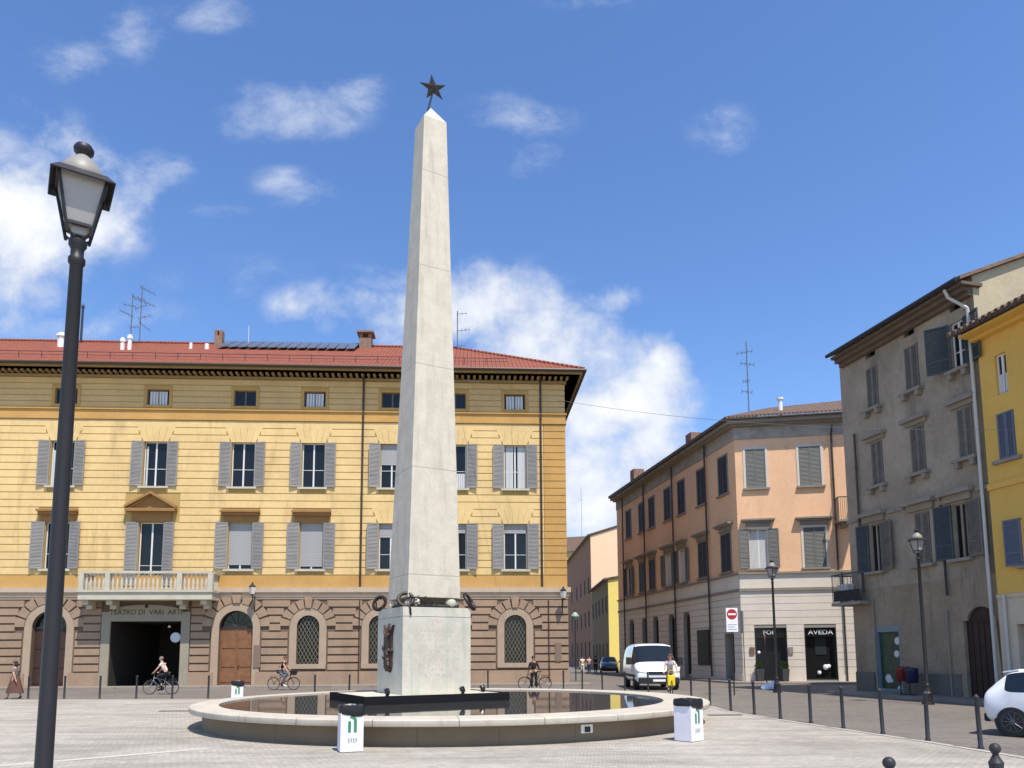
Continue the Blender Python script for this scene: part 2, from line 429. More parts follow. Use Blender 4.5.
def window(fr, root, u0, u1, z0, z1, depth=.16, casing=.0, shut=None, sw=None, sm=None, blind=0.0, curtain=None, panes=2, bar=.38, sill=True, angs=(6, 6), sill_m=None, case_m=None, frame_m=None, sillw=.16, brackets=False):
    """returns the window part; its hole must also be in the wall"""
    b = MB(fr.M); f = .055; w0, w1 = -depth - .03, -depth + .03
    b.fb(u0, u0 + f, w0, w1, z0, z1); b.fb(u1 - f, u1, w0, w1, z0, z1)
    b.fb(u0 + f, u1 - f, w0, w1, z0, z0 + f); b.fb(u0 + f, u1 - f, w0, w1, z1 - f, z1)
    if panes == 2:
        uc = (u0 + u1) / 2; b.fb(uc - .045, uc + .045, w0, w1 + .01, z0 + f, z1 - f)
    if bar:
        zb = z0 + (z1 - z0) * bar
        for a, c in (((u0 + f, (u0 + u1) / 2 - .045), ((u0 + u1) / 2 + .045, u1 - f)) if panes == 2 else ((u0 + f, u1 - f),)):
            b.fb(a, c, w0 + .01, w1 - .01, zb - .015, zb + .015)
    win = b.build('window', frame_m or M_frame, root)
    pane(fr, root, (u0 + f * .5, u1 - f * .5, z0 + f * .5, z1 - f * .5), -depth - .012, win)
    if curtain:
        b = MB(fr.M)
        for (a, c, zt) in curtain:                     # fractions of the opening
            ua, uc_ = u0 + (u1 - u0) * a, u0 + (u1 - u0) * c; k = 6
            for i in range(k):
                x0 = ua + (uc_ - ua) * i / k; x1 = ua + (uc_ - ua) * (i + .85) / k
                b.fb(x0, x1, -depth + .031, -depth + .036 + .004 * (i % 2), z0 + .06, z0 + (z1 - z0) * zt)
        b.build('curtain', M_curt, win)
    if blind:
        b = MB(fr.M); zt = z1 - .01; zb = z1 - (z1 - z0) * blind; n = max(3, int((zt - zb) / .12))
        for i in range(n):
            z = zb + (zt - zb) * i / n
            b.fb(u0 + .02, u1 - .02, -depth + .05, -depth + .062, z, z + (zt - zb) / n * .93)
        b.build('blind', M_blind, win)
    if casing:
        b = MB(fr.M); c = casing
        b.fb(u0 - c, u0, 0.003, .04, z0, z1); b.fb(u1, u1 + c, 0.003, .04, z0, z1); b.fb(u0 - c, u1 + c, .003, .045, z1, z1 + c)
        b.build('casing', case_m or M_trim, win)
    if sill:
        b = MB(fr.M); b.fb(u0 - .2, u1 + .2, -.1, sillw, z0 - .12, z0)
        if brackets:
            b.fb(u0 - .1, u0 + .08, .002, sillw - .03, z0 - .34, z0 - .12); b.fb(u1 - .08, u1 + .1, .002, sillw - .03, z0 - .34, z0 - .12)
        b.build('sill', sill_m or M_stone, win)
    if shut:
        sw = sw or (u1 - u0) / 2
        if shut == 'open':
            shutter(fr, win, u0 - .03, -1, sw, z0 + .02, z1, angs[0], sm, .05); shutter(fr, win, u1 + .03, 1, sw, z0 + .02, z1, angs[1], sm, .05)
        elif shut == 'closed':
            h = (u1 - u0) / 2 - .01
            shutter(fr, win, u0 + .01, 1, h, z0 + .02, z1 - .01, angs[0] - 6, sm, -.02, False); shutter(fr, win, u1 - .01, -1, h, z0 + .02, z1 - .01, angs[1] - 6, sm, -.02, False)
    return win

def courses(b, u0, u1, z0, z1, h, gap, proud, cuts, w0=.0):
    """bands of stone proud of the wall; cuts = functions (za, zb) -> (ua, ub) or None"""
    n = max(1, round((z1 - z0) / h)); h = (z1 - z0) / n
    for i in range(n):
        za = z0 + i * h + gap / 2; zb = z0 + (i + 1) * h - gap / 2
        iv = [(u0, u1)]
        for cut in cuts:
            c = cut(za, zb)
            if not c: continue
            nv = []
            for (a, e) in iv:
                if c[1] <= a or c[0] >= e: nv.append((a, e)); continue
                if c[0] > a: nv.append((a, c[0]))
                if c[1] < e: nv.append((c[1], e))
            iv = nv
        for (a, e) in iv:
            if e - a > .03: b.fb(a, e, w0 + .001, w0 + proud, za, zb)

def rcut(u0, u1, z0, z1): return lambda za, zb: (u0, u1) if (zb > z0 + .01 and za < z1 - .01) else None
def acut(uc, hw, zs, r):
    def f(za, zb):
        if zb <= zs: return (uc - hw, uc + hw)
        z = max(za, zs) - zs
        if z >= r: return None
        h = math.sqrt(max(0, r * r - z * z)); return (uc - max(h, hw if za < zs else 0), uc + max(h, hw if za < zs else 0))
    return f

# ================================================================== the yellow palazzo on the left
A = gpt(105, 688)
LF = Frame((A.x, A.y), (1, .055))
Uc = LF.u
UR = LF.u(567.5, 640)
UL = LF.u(-150, 640)
zr = lambda px, py: LF.z(px, py)
Z_str0, Z_str1 = zr(300, 594.5), zr(300, 587.5)       # stone string over the ground floor
Z_fr0, Z_fr1 = zr(300, 421.5), zr(300, 410.5)         # ochre frieze
Z_top = zr(300, 380.5)
Z_eave = LF.z(300, 366.5, 1.1)
print('left', A, 'UR', UR, 'UL', UL, Z_str0, Z_str1, Z_fr0, Z_fr1, Z_top, Z_eave)
palazzo = empty('palazzo', LF.pt(0, 0, 0), 'long yellow palazzo with grey shutters and brown stone ground floor behind the obelisk', 'building')
holes = []; cuts = []
zU0, zU1 = zr(300, 487.5), zr(300, 443)     # upper row
zF0, zF1 = zr(300, 569.5), zr(300, 523)     # first floor row
zA0, zA1 = zr(300, 407), zr(300, 391.5)     # attic
colsU = [(62, 465), (155, 465), (243, 465), (313, 465), (392.5, 466), (455, 467), (515, 468)]
colsF = [(55, 547), (150, 545), (239, 546), (310.5, 547), (391, 548), (454, 549), (516.5, 549)]
cA = [(68, 398), (159, 398), (246, 398), (316, 399), (391, 400), (456, 401), (514, 402)]
uU = [(Uc(a, b) + Uc(*colsF[i]) + Uc(*cA[i])) / 3 for i, (a, b) in enumerate(colsU)]
sp = uU[1] - uU[0]
extra = [uU[0] - sp, uU[0] - 2 * sp]
print('cols', uU)
hwU, hwF = .68, .70
win_jobs = []
for i, uc in enumerate(uU + extra):
    holes += [rect(uc - hwU, uc + hwU, zU0, zU1), rect(uc - .66, uc + .66, zA0, zA1)]
    cuts += [rcut(uc - hwU - .09, uc + hwU + .09, zU0 - .12, zU1), rcut(uc - .85, uc + .85, zA0 - .2, zA1 + .2)]
    zf0 = zF0 if i != 1 else Z_str1 + .05
    hole = rect(uc - hwF, uc + hwF, zf0, zF1); holes.append(hole)
    cuts.append(rcut(uc - hwF - .09, uc + hwF + .09, zf0 - .12, zF1))
    if i == 1: cuts.append(rcut(uc - 1.6, uc + 1.6, zF1, zF1 + 1.75))
    elif i in (0, 2, 3, 7, 8): cuts.append(rcut(uc - 1.15, uc + 1.15, zF1, zF1 + .85))
wall = MB(LF.M)
zg0 = Z_str1
wall.panel(rect(UL, UR, zg0, Z_top), holes, 0)
for h in holes: wall.reveal(h, 0, -.32)
wall.fb(UR - .3, UR, -28, 0.0, zg0, Z_top)            # end wall towards the street
wo_ = wall.build('wall', M_yel2, palazzo)
# plaster courses; the last bay on the right is painted darker
UQ = LF.u(543.5, 480)
b = MB(LF.M)
hC = (Z_fr0 - .02 - (Z_str1 + .75)) / 21
def vous(uc, hw, zt, H):
    return (uc, hw, zt, H)
trap = []
for i, uc in enumerate(uU + extra):
    trap.append((uc, hwU, zU1)); 
    if i in (4, 5, 6): trap.append((uc, hwF, zF1))
for (uc, hw, zt) in trap:
    cuts.append(lambda za, zb, uc=uc, hw=hw, zt=zt: (uc - hw - .12 - .42 * (za - zt + .1), uc + hw + .12 + .42 * (za - zt + .1)) if (za >= zt - .15 and zb <= zt + 1.0) else None)
courses(b, UL, UQ, Z_str1 + .75, Z_fr0 - .02, hC, .05, .035, cuts)
for (uc, hw, zt) in trap:      # flat arches of wedge stones over the windows
    n = 5; zb = zt; ze = zt + .93
    for k in range(n):
        a0, a1 = -1 + 2 * k / n, -1 + 2 * (k + 1) / n
        b.prism([(uc + a0 * (hw + .05) + .006, zb), (uc + a1 * (hw + .05) - .006, zb), (uc + a1 * (hw + .45) - .006, ze), (uc + a0 * (hw + .45) + .006, ze)], .001, .036)
b.build('plaster_courses', M_yel, palazzo)
b = MB(LF.M)
courses(b, UQ + .03, UR + .03, Z_str1 + .75, Z_fr0 - .02, hC, .05, .04, [])
b.fb(UL, UR + .03, 0.001, .045, Z_str1 + .02, Z_str1 + .72)      # smooth ochre band under the first floor
b.fb(UR - .2, UR + .03, -28, .001, Z_str1 + .02, Z_fr0 - .02)
b.fb(UL, UR + .10, -27, .10, Z_fr0, Z_fr0 + .16); b.fb(UL, UR + .06, -28, .06, Z_fr0 + .16, Z_fr1 - .1); b.fb(UL, UR + .14, -28, .14, Z_fr1 - .1, Z_fr1)
b.build('ochre_bands', M_ora, palazzo)
b = MB(LF.M)
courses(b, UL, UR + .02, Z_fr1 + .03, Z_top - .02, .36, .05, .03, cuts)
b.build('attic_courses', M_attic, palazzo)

# windows, upper row
look = {0: dict(curtain=[(0, .2, .8)]), 1: dict(curtain=[(.08, .16, .9)]), 2: {}, 3: {}, 4: dict(blind=.47), 5: dict(curtain=[(.5, 1, .35)]), 6: dict(curtain=[(.08, .42, .97), (.62, .95, .97)])}
for i, uc in enumerate(uU + extra):
    window(LF, palazzo, uc - hwU, uc + hwU, zU0, zU1, .2, shut='open', sw=.66, bar=.40, angs=((7, 9), (10, 5), (6, 12), (9, 7), (14, 8), (7, 11), (5, 8), (8, 8), (8, 8))[i], **look.get(i, {}))
    # attic window with dark frame
    w_ = window(LF, palazzo, uc - .66, uc + .66, zA0, zA1, .14, sill=False, bar=0, frame_m=mat('weathered_brown_frame', srgb(110, 96, 78), .7), curtain=[(.1, .9, .9)] if i in (1, 3, 6) else None)
    b = MB(LF.M); b.fb(uc - .84, uc - .66, .003, .05, zA0 - .18, zA1 + .18); b.fb(uc + .66, uc + .84, .003, .05, zA0 - .18, zA1 + .18)
    b.fb(uc - .66, uc + .66, .003, .05, zA1, zA1 + .18); b.fb(uc - .66, uc + .66, .003, .07, zA0 - .18, zA0); b.build('casing', M_ora, w_)
# first floor
lookF = {0: dict(curtain=[(.15, .5, .97)]), 2: dict(blind=.9), 3: dict(blind=.93), 4: dict(blind=.3), 5: dict(blind=.2), 6: dict(blind=.2)}
for i, uc in enumerate(uU + extra):
    door = i == 1
    z0 = zF0 if not door else Z_str1 + .05
    w_ = window(LF, palazzo, uc - hwF, uc + hwF, z0, zF1, .2, shut='open', sw=.70, bar=.33, sill=not door, angs=((14, 16) if i == 0 else ((8, 8), (10, 15), (18, 9), (6, 8), (12, 7), (7, 16), (9, 5), (8, 8), (8, 8))[i]), **lookF.get(i, {}))
    if i in (0, 2, 3, 7, 8):
        b = MB(LF.M); zt = zF1
        b.fb(uc - 1.0, uc + 1.0, .002, .08, zt + .05, zt + .42); b.fb(uc - 1.08, uc + 1.08, .002, .26, zt + .42, zt + .60); b.fb(uc - 1.15, uc + 1.15, .002, .38, zt + .60, zt + .72)
        b.build('window_hood', M_ora if i > 6 else mat('hood_stone', srgb(150, 112, 66), .85, .1, 2), w_)
    if door:
        b = MB(LF.M); zt = zF1; m_ = mat('hood_stone', srgb(150, 112, 66), .85, .1, 2)
        b.fb(uc - 1.15, uc + 1.15, .002, .10, zt + .05, zt + .62); b.fb(uc - 1.45, uc + 1.45, .002, .42, zt + .62, zt + .80)
        zt += .80
        b.prism([(uc - 1.45, zt), (uc + 1.45, zt), (uc, zt + .86)], .002, .12)
        for sgn in (-1, 1):
            b.prism([(uc + sgn * 1.5, zt), (uc + sgn * 1.5, zt + .14), (uc, zt + 1.02), (uc, zt + .86)][::sgn], .12, .45)
        b.build('pediment', m_, w_)

# ground floor
gh = []; gcuts = []; arches = []
zG = lambda py: zr(300, py)
zs_door, zs_win = zG(626.5), zG(622)
def arch(pxc, pyc, hw, z0, zs): arches.append((LF.u(pxc, pyc), hw, z0, zs)); return arches[-1]
ad0 = arch(48, 655, .98, .12, zG(627)); ad1 = arch(235.3, 655, .98, .12, zG(627))
aw = [(308, 640), (380, 640), (445, 640), (515.3, 640)]
aws = [arch(a, b_, .66, zG(664), zG(626.5)) for a, b_ in aw]
arch(-60, 655, .98, .12, zG(627))
p0, p1 = LF.u(109.5, 655), LF.u(180.5, 655); pz1 = zG(621)
gh.append(rect(p0, p1, .1, pz1))
for (uc, hw, z0, zs) in arches:
    gh.append(archpoly(uc, hw, z0, zs))
gw = MB(LF.M)
gw.panel(rect(UL, UR, 0, Z_str0), gh, 0)
for h in gh[1:]: gw.reveal(h, 0, -.4)
gw.fb(UR - .3, UR - .002, -28, 0, 0, Z_str0)
gw.build('ground_floor_wall', M_brn2, palazzo)
b = MB(LF.M)
pc = (p0 + p1) / 2
gc = [rcut(p0 - .55, p1 + .55, 0, pz1 + 1.3)]
for (uc, hw, z0, zs) in arches: gc.append(acut(uc, hw + .52, zs, hw + .95))
zpl = zG(671)
courses(b, UL, UR + .05, zpl, Z_str0 - .3, .47, .10, .09, gc)
gc2 = [rcut(p0 - .3, p1 + .3, 0, 3)] + [rcut(uc - hw - .25, uc + hw + .25, 0, 3) for (uc, hw, z0, zs) in arches if z0 < .5]
b2 = b
iv = MB(LF.M)
courses(b, UL, UR + .07, 0.02, zpl - .03, 5, .0, .11, gc2)
for (uc, hw, z0, zs) in arches:
    n = 9; r1, r2 = hw + .44, hw + .98
    for k in range(n):
        a0, a1 = PI * k / n + .03, PI * (k + 1) / n - .03
        ro = r2 + (.12 if k == n // 2 else 0)
        b.prism([(uc + r * math.cos(a), zs + r * math.sin(a)) for r, a in ((r1, a0), (ro, a0), (ro, (a0 + a1) / 2), (ro, a1), (r1, a1), (r1, (a0 + a1) / 2))], .001, .10 if k != n // 2 else .15)
b.build('rusticated_courses', M_brn, palazzo)
M_arch = mat('arch_stone', srgb(168, 147, 125), .88, .08, 1, .3, 20, stain=.2, stain_col=(.2, .14, .1, 1))
for (uc, hw, z0, zs) in arches:   # smooth archivolts and jambs
    b = MB(LF.M)
    n = 14
    for k in range(n):
        a0, a1 = PI * k / n, PI * (k + 1) / n
        b.prism([(uc + r * math.cos(a), zs + r * math.sin(a)) for r, a in ((hw, a0), (hw + .42, a0), (hw + .42, a1), (hw, a1))], .001, .07)
    zb = z0 if z0 < .5 else z0 - .25
    for sg in (-1, 1):
        b.fb(*(sorted((uc + sg * hw, uc + sg * (hw + .42)))), .0015, .07, zb, zs)
    if z0 > .5: b.fb(uc - hw - .42, uc + hw + .42, .0015, .14, z0 - .28, z0)
    b.build('arch_surround', M_arch, palazzo)
# doors and grilles
for k, (uc, hw, z0, zs) in enumerate(arches):
    if z0 < .5:
        b = MB(LF.M); b.fb(uc - hw, uc + hw, -.36, -.30, z0, zs - .05)
        m_ = M_woodd if abs(uc - ad1[0]) < .1 else M_wdark
        for sg in (-1, 1):
            for (za, zb) in ((.15, .9), (1.05, 2.0), (2.15, zs - .25)):
                ua, ub = sorted((uc + sg * .1, uc + sg * (hw - .1)))
                b.fb(ua, ub, -.30, -.27, z0 + za, zb)
        b.fb(uc - .03, uc + .03, -.30, -.25, z0, zs - .1)
        d_ = b.build('door', m_, palazzo)
        h_ = MB(LF.M); h_.ball((uc + .12, .22, 1.25), .05, 8); h_.build('handle', M_iron, d_)
        b = MB(LF.M); b.prism(archpoly(uc, hw, zs, zs), -.34, -.32)
        fl = b.build('fanlight', M_pane, palazzo)
        b = MB(LF.M); b.fb(uc - hw, uc + hw, -.31, -.24, zs - .06, zs + .06)
        for a in range(1, 6): b.rod((uc, .30, zs), (uc + hw * math.cos(PI * a / 6), .30, zs + hw * math.sin(PI * a / 6)), .018, 5)
        b.build('bars', M_iron, fl)
    else:
        b = MB(LF.M); b.prism(archpoly(uc, hw, z0, zs), -.32, -.28)
        gl = b.build('arched_window', M_pane, palazzo)
        b = MB(LF.M)
        step = .22; H = zs + hw - z0
        def inside(u, z): return abs(u - uc) <= hw and z >= z0 and (z <= zs or (u - uc) ** 2 + (z - zs) ** 2 <= hw * hw)
        for sg in (-1, 1):
            k0 = -12
            while k0 < 30:
                pts = []
                for t in range(0, 121):
                    z = z0 + H * t / 120; u = uc - hw * sg + sg * ((z - z0) * .55 + k0 * step)
                    if inside(u, z): pts.append((u, z))
                if len(pts) > 2: b.rod((pts[0][0], .1, pts[0][1]), (pts[-1][0], .1, pts[-1][1]), .017, 5)
                k0 += 1
        b.build('grille', mat('grille_iron', srgb(120, 112, 98), .6), gl)
# the carriage entrance: surround, deep dark passage
b = MB(LF.M)
b.fb(p0 - .5, p0, .002, .12, .0, pz1); b.fb(p1, p1 + .5, .002, .12, .0, pz1)
b.fb(p0 - .5, p1 + .5, .002, .14, pz1, pz1 + .55)
pp = [(p0 - .35, pz1 + .55)] + [(pc - (p1 - p0) * .5 * math.cos(PI * k / 12) * 1.05, pz1 + .55 + .42 * math.sin(PI * k / 12)) for k in range(13)] + [(p1 + .35, pz1 + .55)]
b.prism(pp[1:-1], .002, .14)
b.build('portal_surround', mat('portal_stone', srgb(150, 140, 122), .9, .1, 1, .4, 20), palazzo)
b = MB(LF.M)
b.fb(p0 - .2, p0, -7, 0, .0, pz1 + .2); b.fb(p1, p1 + .2, -7, 0, .0, pz1 + .2); b.fb(p0 - .2, p1 + .2, -7, 0, pz1, pz1 + .2); b.fb(p0 - .2, p1 + .2, -7.2, -7, 0, pz1 + .2)
b.build('passage', mat('passage_plaster', srgb(58, 52, 46), .9), palazzo)
text_obj('TEATRO DI  VARI  ARTI', .42, LF.M @ Matrix.Translation((pc, -.142, pz1 + .52)), mat('worn_lettering', srgb(84, 66, 46), .9), 'inscription', palazzo, sx=.95)
b = MB(LF.M); b.ball((pc, -.15, pz1 + .88), .1, 10); b.build('boss', M_iron, palazzo)
zz = LF.z(176, 637.5); uu = LF.u(176, 637.5)
b = MB(LF.M); b.lathe([(.28, 0), (.30, .02), (.28, .05)], 20, Matrix.Translation((uu, -.05, zz)) @ Matrix.Rotation(R(90), 4, 'X') @ Matrix.Translation((0, 0, 0)))
b.build('round_mirror', mat('pale_disc', srgb(190, 190, 192), .35), palazzo)
b = MB(LF.M); b.ball((LF.u(161.5, 624), 1.2, pz1 - .25), .09, 10); b.build('passage_light', mat('milk_globe', srgb(240, 236, 225), .3), palazzo)

# string course and cornice
b = MB(LF.M)
b.fb(UL, UR + .22, -28, .22, Z_str0 + .12, Z_str1); b.fb(UL, UR + .12, -28, .12, Z_str0 - .12, Z_str0 + .12)
b.fb(UL, UR + .06, -28, .06, Z_str0 - .28, Z_str0 - .12)
b.build('string_course', M_trim, palazzo)
b = MB(LF.M); ov = 1.1
b.fb(UL, UR + .12, -27.9, .12, Z_top, Z_top + .16)
k = UL; zd = Z_top + .16; zt = Z_eave - .32
while k < UR + .2:
    b.fb(k, k + .16, .121, .55, zd + .02, zd + .30); k += .36
b.fb(UL, UR + .3, -27.9, .3, zd + .30, zd + .42)
k = UL
b.fb(UL, UR + .9, -27.9, .9, zd + .42, Z_eave - .16)
b.fb(UL, UR + ov - .05, -27.9, ov - .05, Z_eave - .16, Z_eave - .02)
b.build('cornice', M_cor, palazzo)
# low sloped roof with hip at the street end
ru, rz = LF.at(455, 354.5, -7.5); rz2 = LF.z(200, 345.5, -7.5)
print('roof', ru, rz, rz2)
b = MB(LF.M); ridge_u = UR - 7.0
RIDZ = LF.z(200, 345.5, -7.5)
e = Z_eave
def P(u, w, z): return (u, -w, z)
vs = [P(UL, ov, e), P(UR + ov, ov, e), P(UR + ov, -30, e), P(UL, -30, e), P(UL, -7.5, RIDZ), P(ridge_u, -7.5, RIDZ)]
vs += [(x, y, z + .12) for (x, y, z) in vs]
fs = [(0, 1, 5, 4), (1, 2, 5), (2, 3, 4, 5), (6, 10, 11, 7), (7, 11, 8), (8, 11, 10, 9), (0, 6, 7, 1), (1, 7, 8, 2), (2, 8, 9, 3), (3, 9, 10, 6, 0, 4)]
b.add(vs, fs)
roof = b.build('roof', tile_mat('red_roof_tiles', srgb(166, 88, 58)[:3], srgb(132, 70, 48)[:3], .26, .25, tuple(LF.d)), palazzo)
b = MB(LF.M)
b.rod(P(UL, ov + .09, e + .02), P(UR + ov + .09, ov + .09, e + .02), .09, 8); b.rod(P(UR + ov + .09, ov + .09, e + .02), P(UR + ov + .09, -15, e + .02), .09, 8)
b.build('gutter', M_gut, palazzo)
sl = (RIDZ - e) / (7.5 + ov)
def roofpt(u, t, h=0): return P(u, ov - t, e + .12 + sl * t + h)
b = MB(LF.M); u = UL
while u < ridge_u + 3:
    b.rod(roofpt(u, 1.2), roofpt(u, 1.2, .42), .022, 5); u += 1.35
b.rod(roofpt(UL, 1.2, .40), roofpt(ridge_u + 3.5, 1.2, .40), .02, 5); b.rod(roofpt(UL, 1.2, .2), roofpt(ridge_u + 3.5, 1.2, .2), .014, 5)
b.build('snow_guard', M_iron, roof)
b = MB(LF.M)
b.rod(P(UL, -7.5, RIDZ + .14), P(ridge_u, -7.5, RIDZ + .14), .13, 8); b.rod(P(ridge_u, -7.5, RIDZ + .14), P(UR + ov, ov, e + .14), .11, 8)
b.build('ridge_tiles', MATS['red_roof_tiles'], roof)
# glass panels near the ridge
ua, ub = LF.u(222, 349, -6), LF.u(358, 349, -6)
b = MB(LF.M); n = 14
for k in range(n):
    x0 = ua + (ub - ua) * k / n; x1 = x0 + (ub - ua) / n - .08
    vs = [roofpt(x0, 6.0, .25), roofpt(x1, 6.0, .25), roofpt(x1, 8.35, .3), roofpt(x0, 8.35, .3)]
    b.add(vs + [(x, y, z - .06) for (x, y, z) in vs], [(0, 1, 2, 3), (7, 6, 5, 4), (0, 4, 5, 1), (1, 5, 6, 2), (2, 6, 7, 3), (3, 7, 4, 0)])
b.build('solar_panel', mat('grey_panel_glass', srgb(92, 98, 108), .25), roof)
M_brick = mat('chimney_brick', srgb(138, 110, 92), .9, .25, 3, .5, 12)
def chimney(px0, px1, pyt, pyb, wv, cap):
    ua, z1 = LF.at(px0, pyt, wv); ub, z0 = LF.at(px1, pyb, wv); z0 = min(z0, RIDZ) - .6
    b = MB(LF.M); d = ub - ua
    b.fb(ua, ub, wv - d, wv, z0, z1 - .45)
    for (ox, oy) in ((0, 0), (d - .22, 0), (0, d - .22), (d - .22, d - .22)): b.fb(ua + ox, ua + ox + .22, wv - oy - .22, wv - oy, z1 - .45, z1 - .15)
    if cap: b.fb(ua - .18, ub + .18, wv - d - .18, wv + .18, z1 - .15, z1)
    else: b.fb(ua, ub, wv - d, wv, z1 - .15, z1 - .05)
    b.build('chimney', M_brick, roof, bevel=.02)
chimney(214.5, 221.5, 329, 350, -6.6, False)
chimney(359.5, 371, 331, 352, -6.6, True)
def vent(px, py0, py1, wv, r, m, cap=None):
    u, z1 = LF.at(px, py0, wv); z0 = LF.z(px, py1, wv) - .2
    b = MB(LF.M); b.rod(P(u, wv, z0), P(u, wv, z1), r, 8)
    if cap: b.lathe([(r * 1.35, 0), (r * 1.35, .15), (r * .5, .3)], 8, Matrix.Translation(P(u, wv, z1)))
    b.build('vent_pipe', m, roof)
vent(122.7, 342, 353, -4, .13, M_white, 1); vent(130, 339, 353, -4, .13, M_white, 1); vent(62, 337, 346, -5, .25, M_white, 1)
vent(191, 343, 350, -5, .10, M_white); vent(207, 344, 351, -5, .14, M_white)
vent(83, 308, 345, -7, .08, M_iron, 1)
def antenna(fr, root, px, py0, py1, wv, arms, tilt=0.0):
    """arms: (py, half px width, slope)"""
    u, z1 = fr.at(px, py0, wv); z0 = fr.z(px, py1, wv) - .5
    b = MB(fr.M); b.rod(P(u, wv, z0), P(u, wv, z1), .035, 6)
    for (py, l, r_, dz) in arms:
        z = fr.z(px, py, wv); a, c = fr.u(px - l, py, wv), fr.u(px + r_, py, wv)
        b.rod(P(a, wv, z - dz * (u - a)), P(c, wv, z + dz * (c - u)), .02, 5)
        n = max(2, int((c - a) / .28))
        for k in range(n + 1):
            x = a + (c - a) * k / n; zz = z + dz * (x - u)
            b.rod(P(x, wv - .35, zz), P(x, wv + .35, zz), .009, 4); b.rod(P(x, wv, zz - .16), P(x, wv, zz + .16), .009, 4)
    b.build('antenna', mat('antenna_metal', srgb(96, 100, 106), .5), root)
antenna(LF, roof, 133, 294, 340, -6.5, [(296, 0, 12, -.35), (316, 13, 0, -.5), (306, 9, 3, -.2), (327, 3, 5, 0)])
antenna(LF, roof, 142.5, 285, 345, -7.2, [(288, 2, 12, -.5), (301, 8, 12, -.4), (307, 7, 4, .4), (318, 4, 8, .3), (323, 3, 7, -.8)])
antenna(LF, roof, 457.5, 311, 356, -7, [(314, 0, 9, .1), (331, 0, 12, .15), (346, 0, 8, .1)])
vent(249, 326, 347, -7, .02, M_frame)
# downpipes
def dpipe(fr, root, px, py, z0, z1, r=.06, m=None, w=.12, jog=None):
    u = fr.u(px, py, w); b = MB(fr.M); b.rod((u, -w, z0), (u, -w, z1), r, 8)
    z = z0 + .8
    while z < z1: b.rod((u, -w, z), (u, -w, z + .05), r + .018, 8); z += 2.4
    if jog: b.rod((u, -w, z1), (u + jog[0], -jog[1], z1 + jog[2]), r, 8)
    return b.build('downpipe', m or M_pipe, root)
dpipe(LF, palazzo, 362, 480, Z_str1 + .05, Z_top + .1, jog=(0, 1.0, .55)); dpipe(LF, palazzo, 541.2, 480, Z_str1 + .05, Z_top + .1, jog=(0, 1.0, .55))
dpipe(LF, palazzo, 549, 640, .2, Z_str0 - .3, .03, w=.16); dpipe(LF, palazzo, 359, 640, .2, Z_str0 - .3, .03, w=.16)

# balcony with balustrade
q0, q1 = LF.u(77.5, 598, 1.3), LF.u(212, 598, 1.3)
zb0, zb1 = LF.z(145, 599.5, 1.3), LF.z(145, 590, 1.3); zbt = LF.z(145, 571, 1.3)
b = MB(LF.M)
b.fb(q0, q1, .0, 1.3, zb0, zb1 - .12); b.fb(q0 - .05, q1 + .05, .0, 1.38, zb1 - .12, zb1)
b.fb(q0 + .05, q1 - .05, 1.08, 1.32, zbt - .14, zbt)
b.fb(q0, q0 + .24, .05, 1.07, zbt - .14, zbt); b.fb(q1 - .24, q1, .05, 1.07, zbt - .14, zbt)
peds = [q0, LF.u(105, 580, 1.3), LF.u(177, 580, 1.3), q1 - .28]
for x in peds: b.fb(x, x + .28, 1.05, 1.34, zb1 + .001, zbt - .141)
bal = b.build('balcony', M_stone, palazzo)
for x in (LF.u(84, 603, .8), LF.u(108, 603, .8), LF.u(178, 603, .8), LF.u(202, 603, .8)):
    b = MB(LF.M); b.prism(rect(x, x + .34, zb0 - .5, zb0 - .001), .05, .55); b.prism(rect(x, x + .34, zb0 - .28, zb0 - .002), .551, 1.05)
    b.build('bracket', M_stone, bal)
prof = [(.05, 0), (.075, .04), (.05, .1), (.085, .26), (.075, .36), (.035, .52), (.035, .6), (.07, .68), (.05, .72)]
H = zbt - .141 - zb1; prof = [(r, z / .72 * H) for r, z in prof]
def put_baluster(x, w, src=[None]):
    if src[0] is None:
        bb = MB(); bb.lathe(prof, 8); o = bb.build('baluster', M_stone, None, smooth=True); src[0] = o
    else:
        o = src[0].copy(); COL.objects.link(o)
    o.parent = bal; o.location = LF.pt(x, w, zb1) - Vector(BASE[palazzo.name])
segs = [(peds[0] + .28, peds[1]), (peds[1] + .28, peds[2]), (peds[2] + .28, peds[3])]
for (a, c) in segs:
    n = max(2, int((c - a) / .235))
    for k in range(n): put_baluster(a + (c - a) * (k + .5) / n, 1.19)
for x in (q0 + .12, q1 - .12):
    for k in range(4): put_baluster(x, .2 + .23 * k)
# wall lanterns
def wall_lantern(px, py, w=.7):
    u, z = LF.at(px, py, w)
    b = MB(LF.M); b.rod((u, -.1, z - .55), (u, -w, z - .35), .025, 6); b.rod((u, -.1, z - 1.3), (u, -.1, z - .3), .03, 6); b.rod((u, -.1, z - 1.25), (u, -w, z - .4), .018, 6)
    b.lathe([(.05, -.38), (.12, -.34), (.19, .12), (.22, .14), (.06, .3), (.03, .4)], 4, Matrix.Translation((u, -w, z)))
    o = b.build('wall_lantern', M_iron, palazzo)
    b = MB(LF.M); b.lathe([(.12, -.30), (.185, .1)], 4, Matrix.Translation((u, -w, z)) @ Matrix.Diagonal((1.06, 1.06, 1, 1))); b.build('lantern_glass', mat('lantern_frost', srgb(210, 205, 190), .4), o)
wall_lantern(252.3, 589); wall_lantern(563.3, 593)
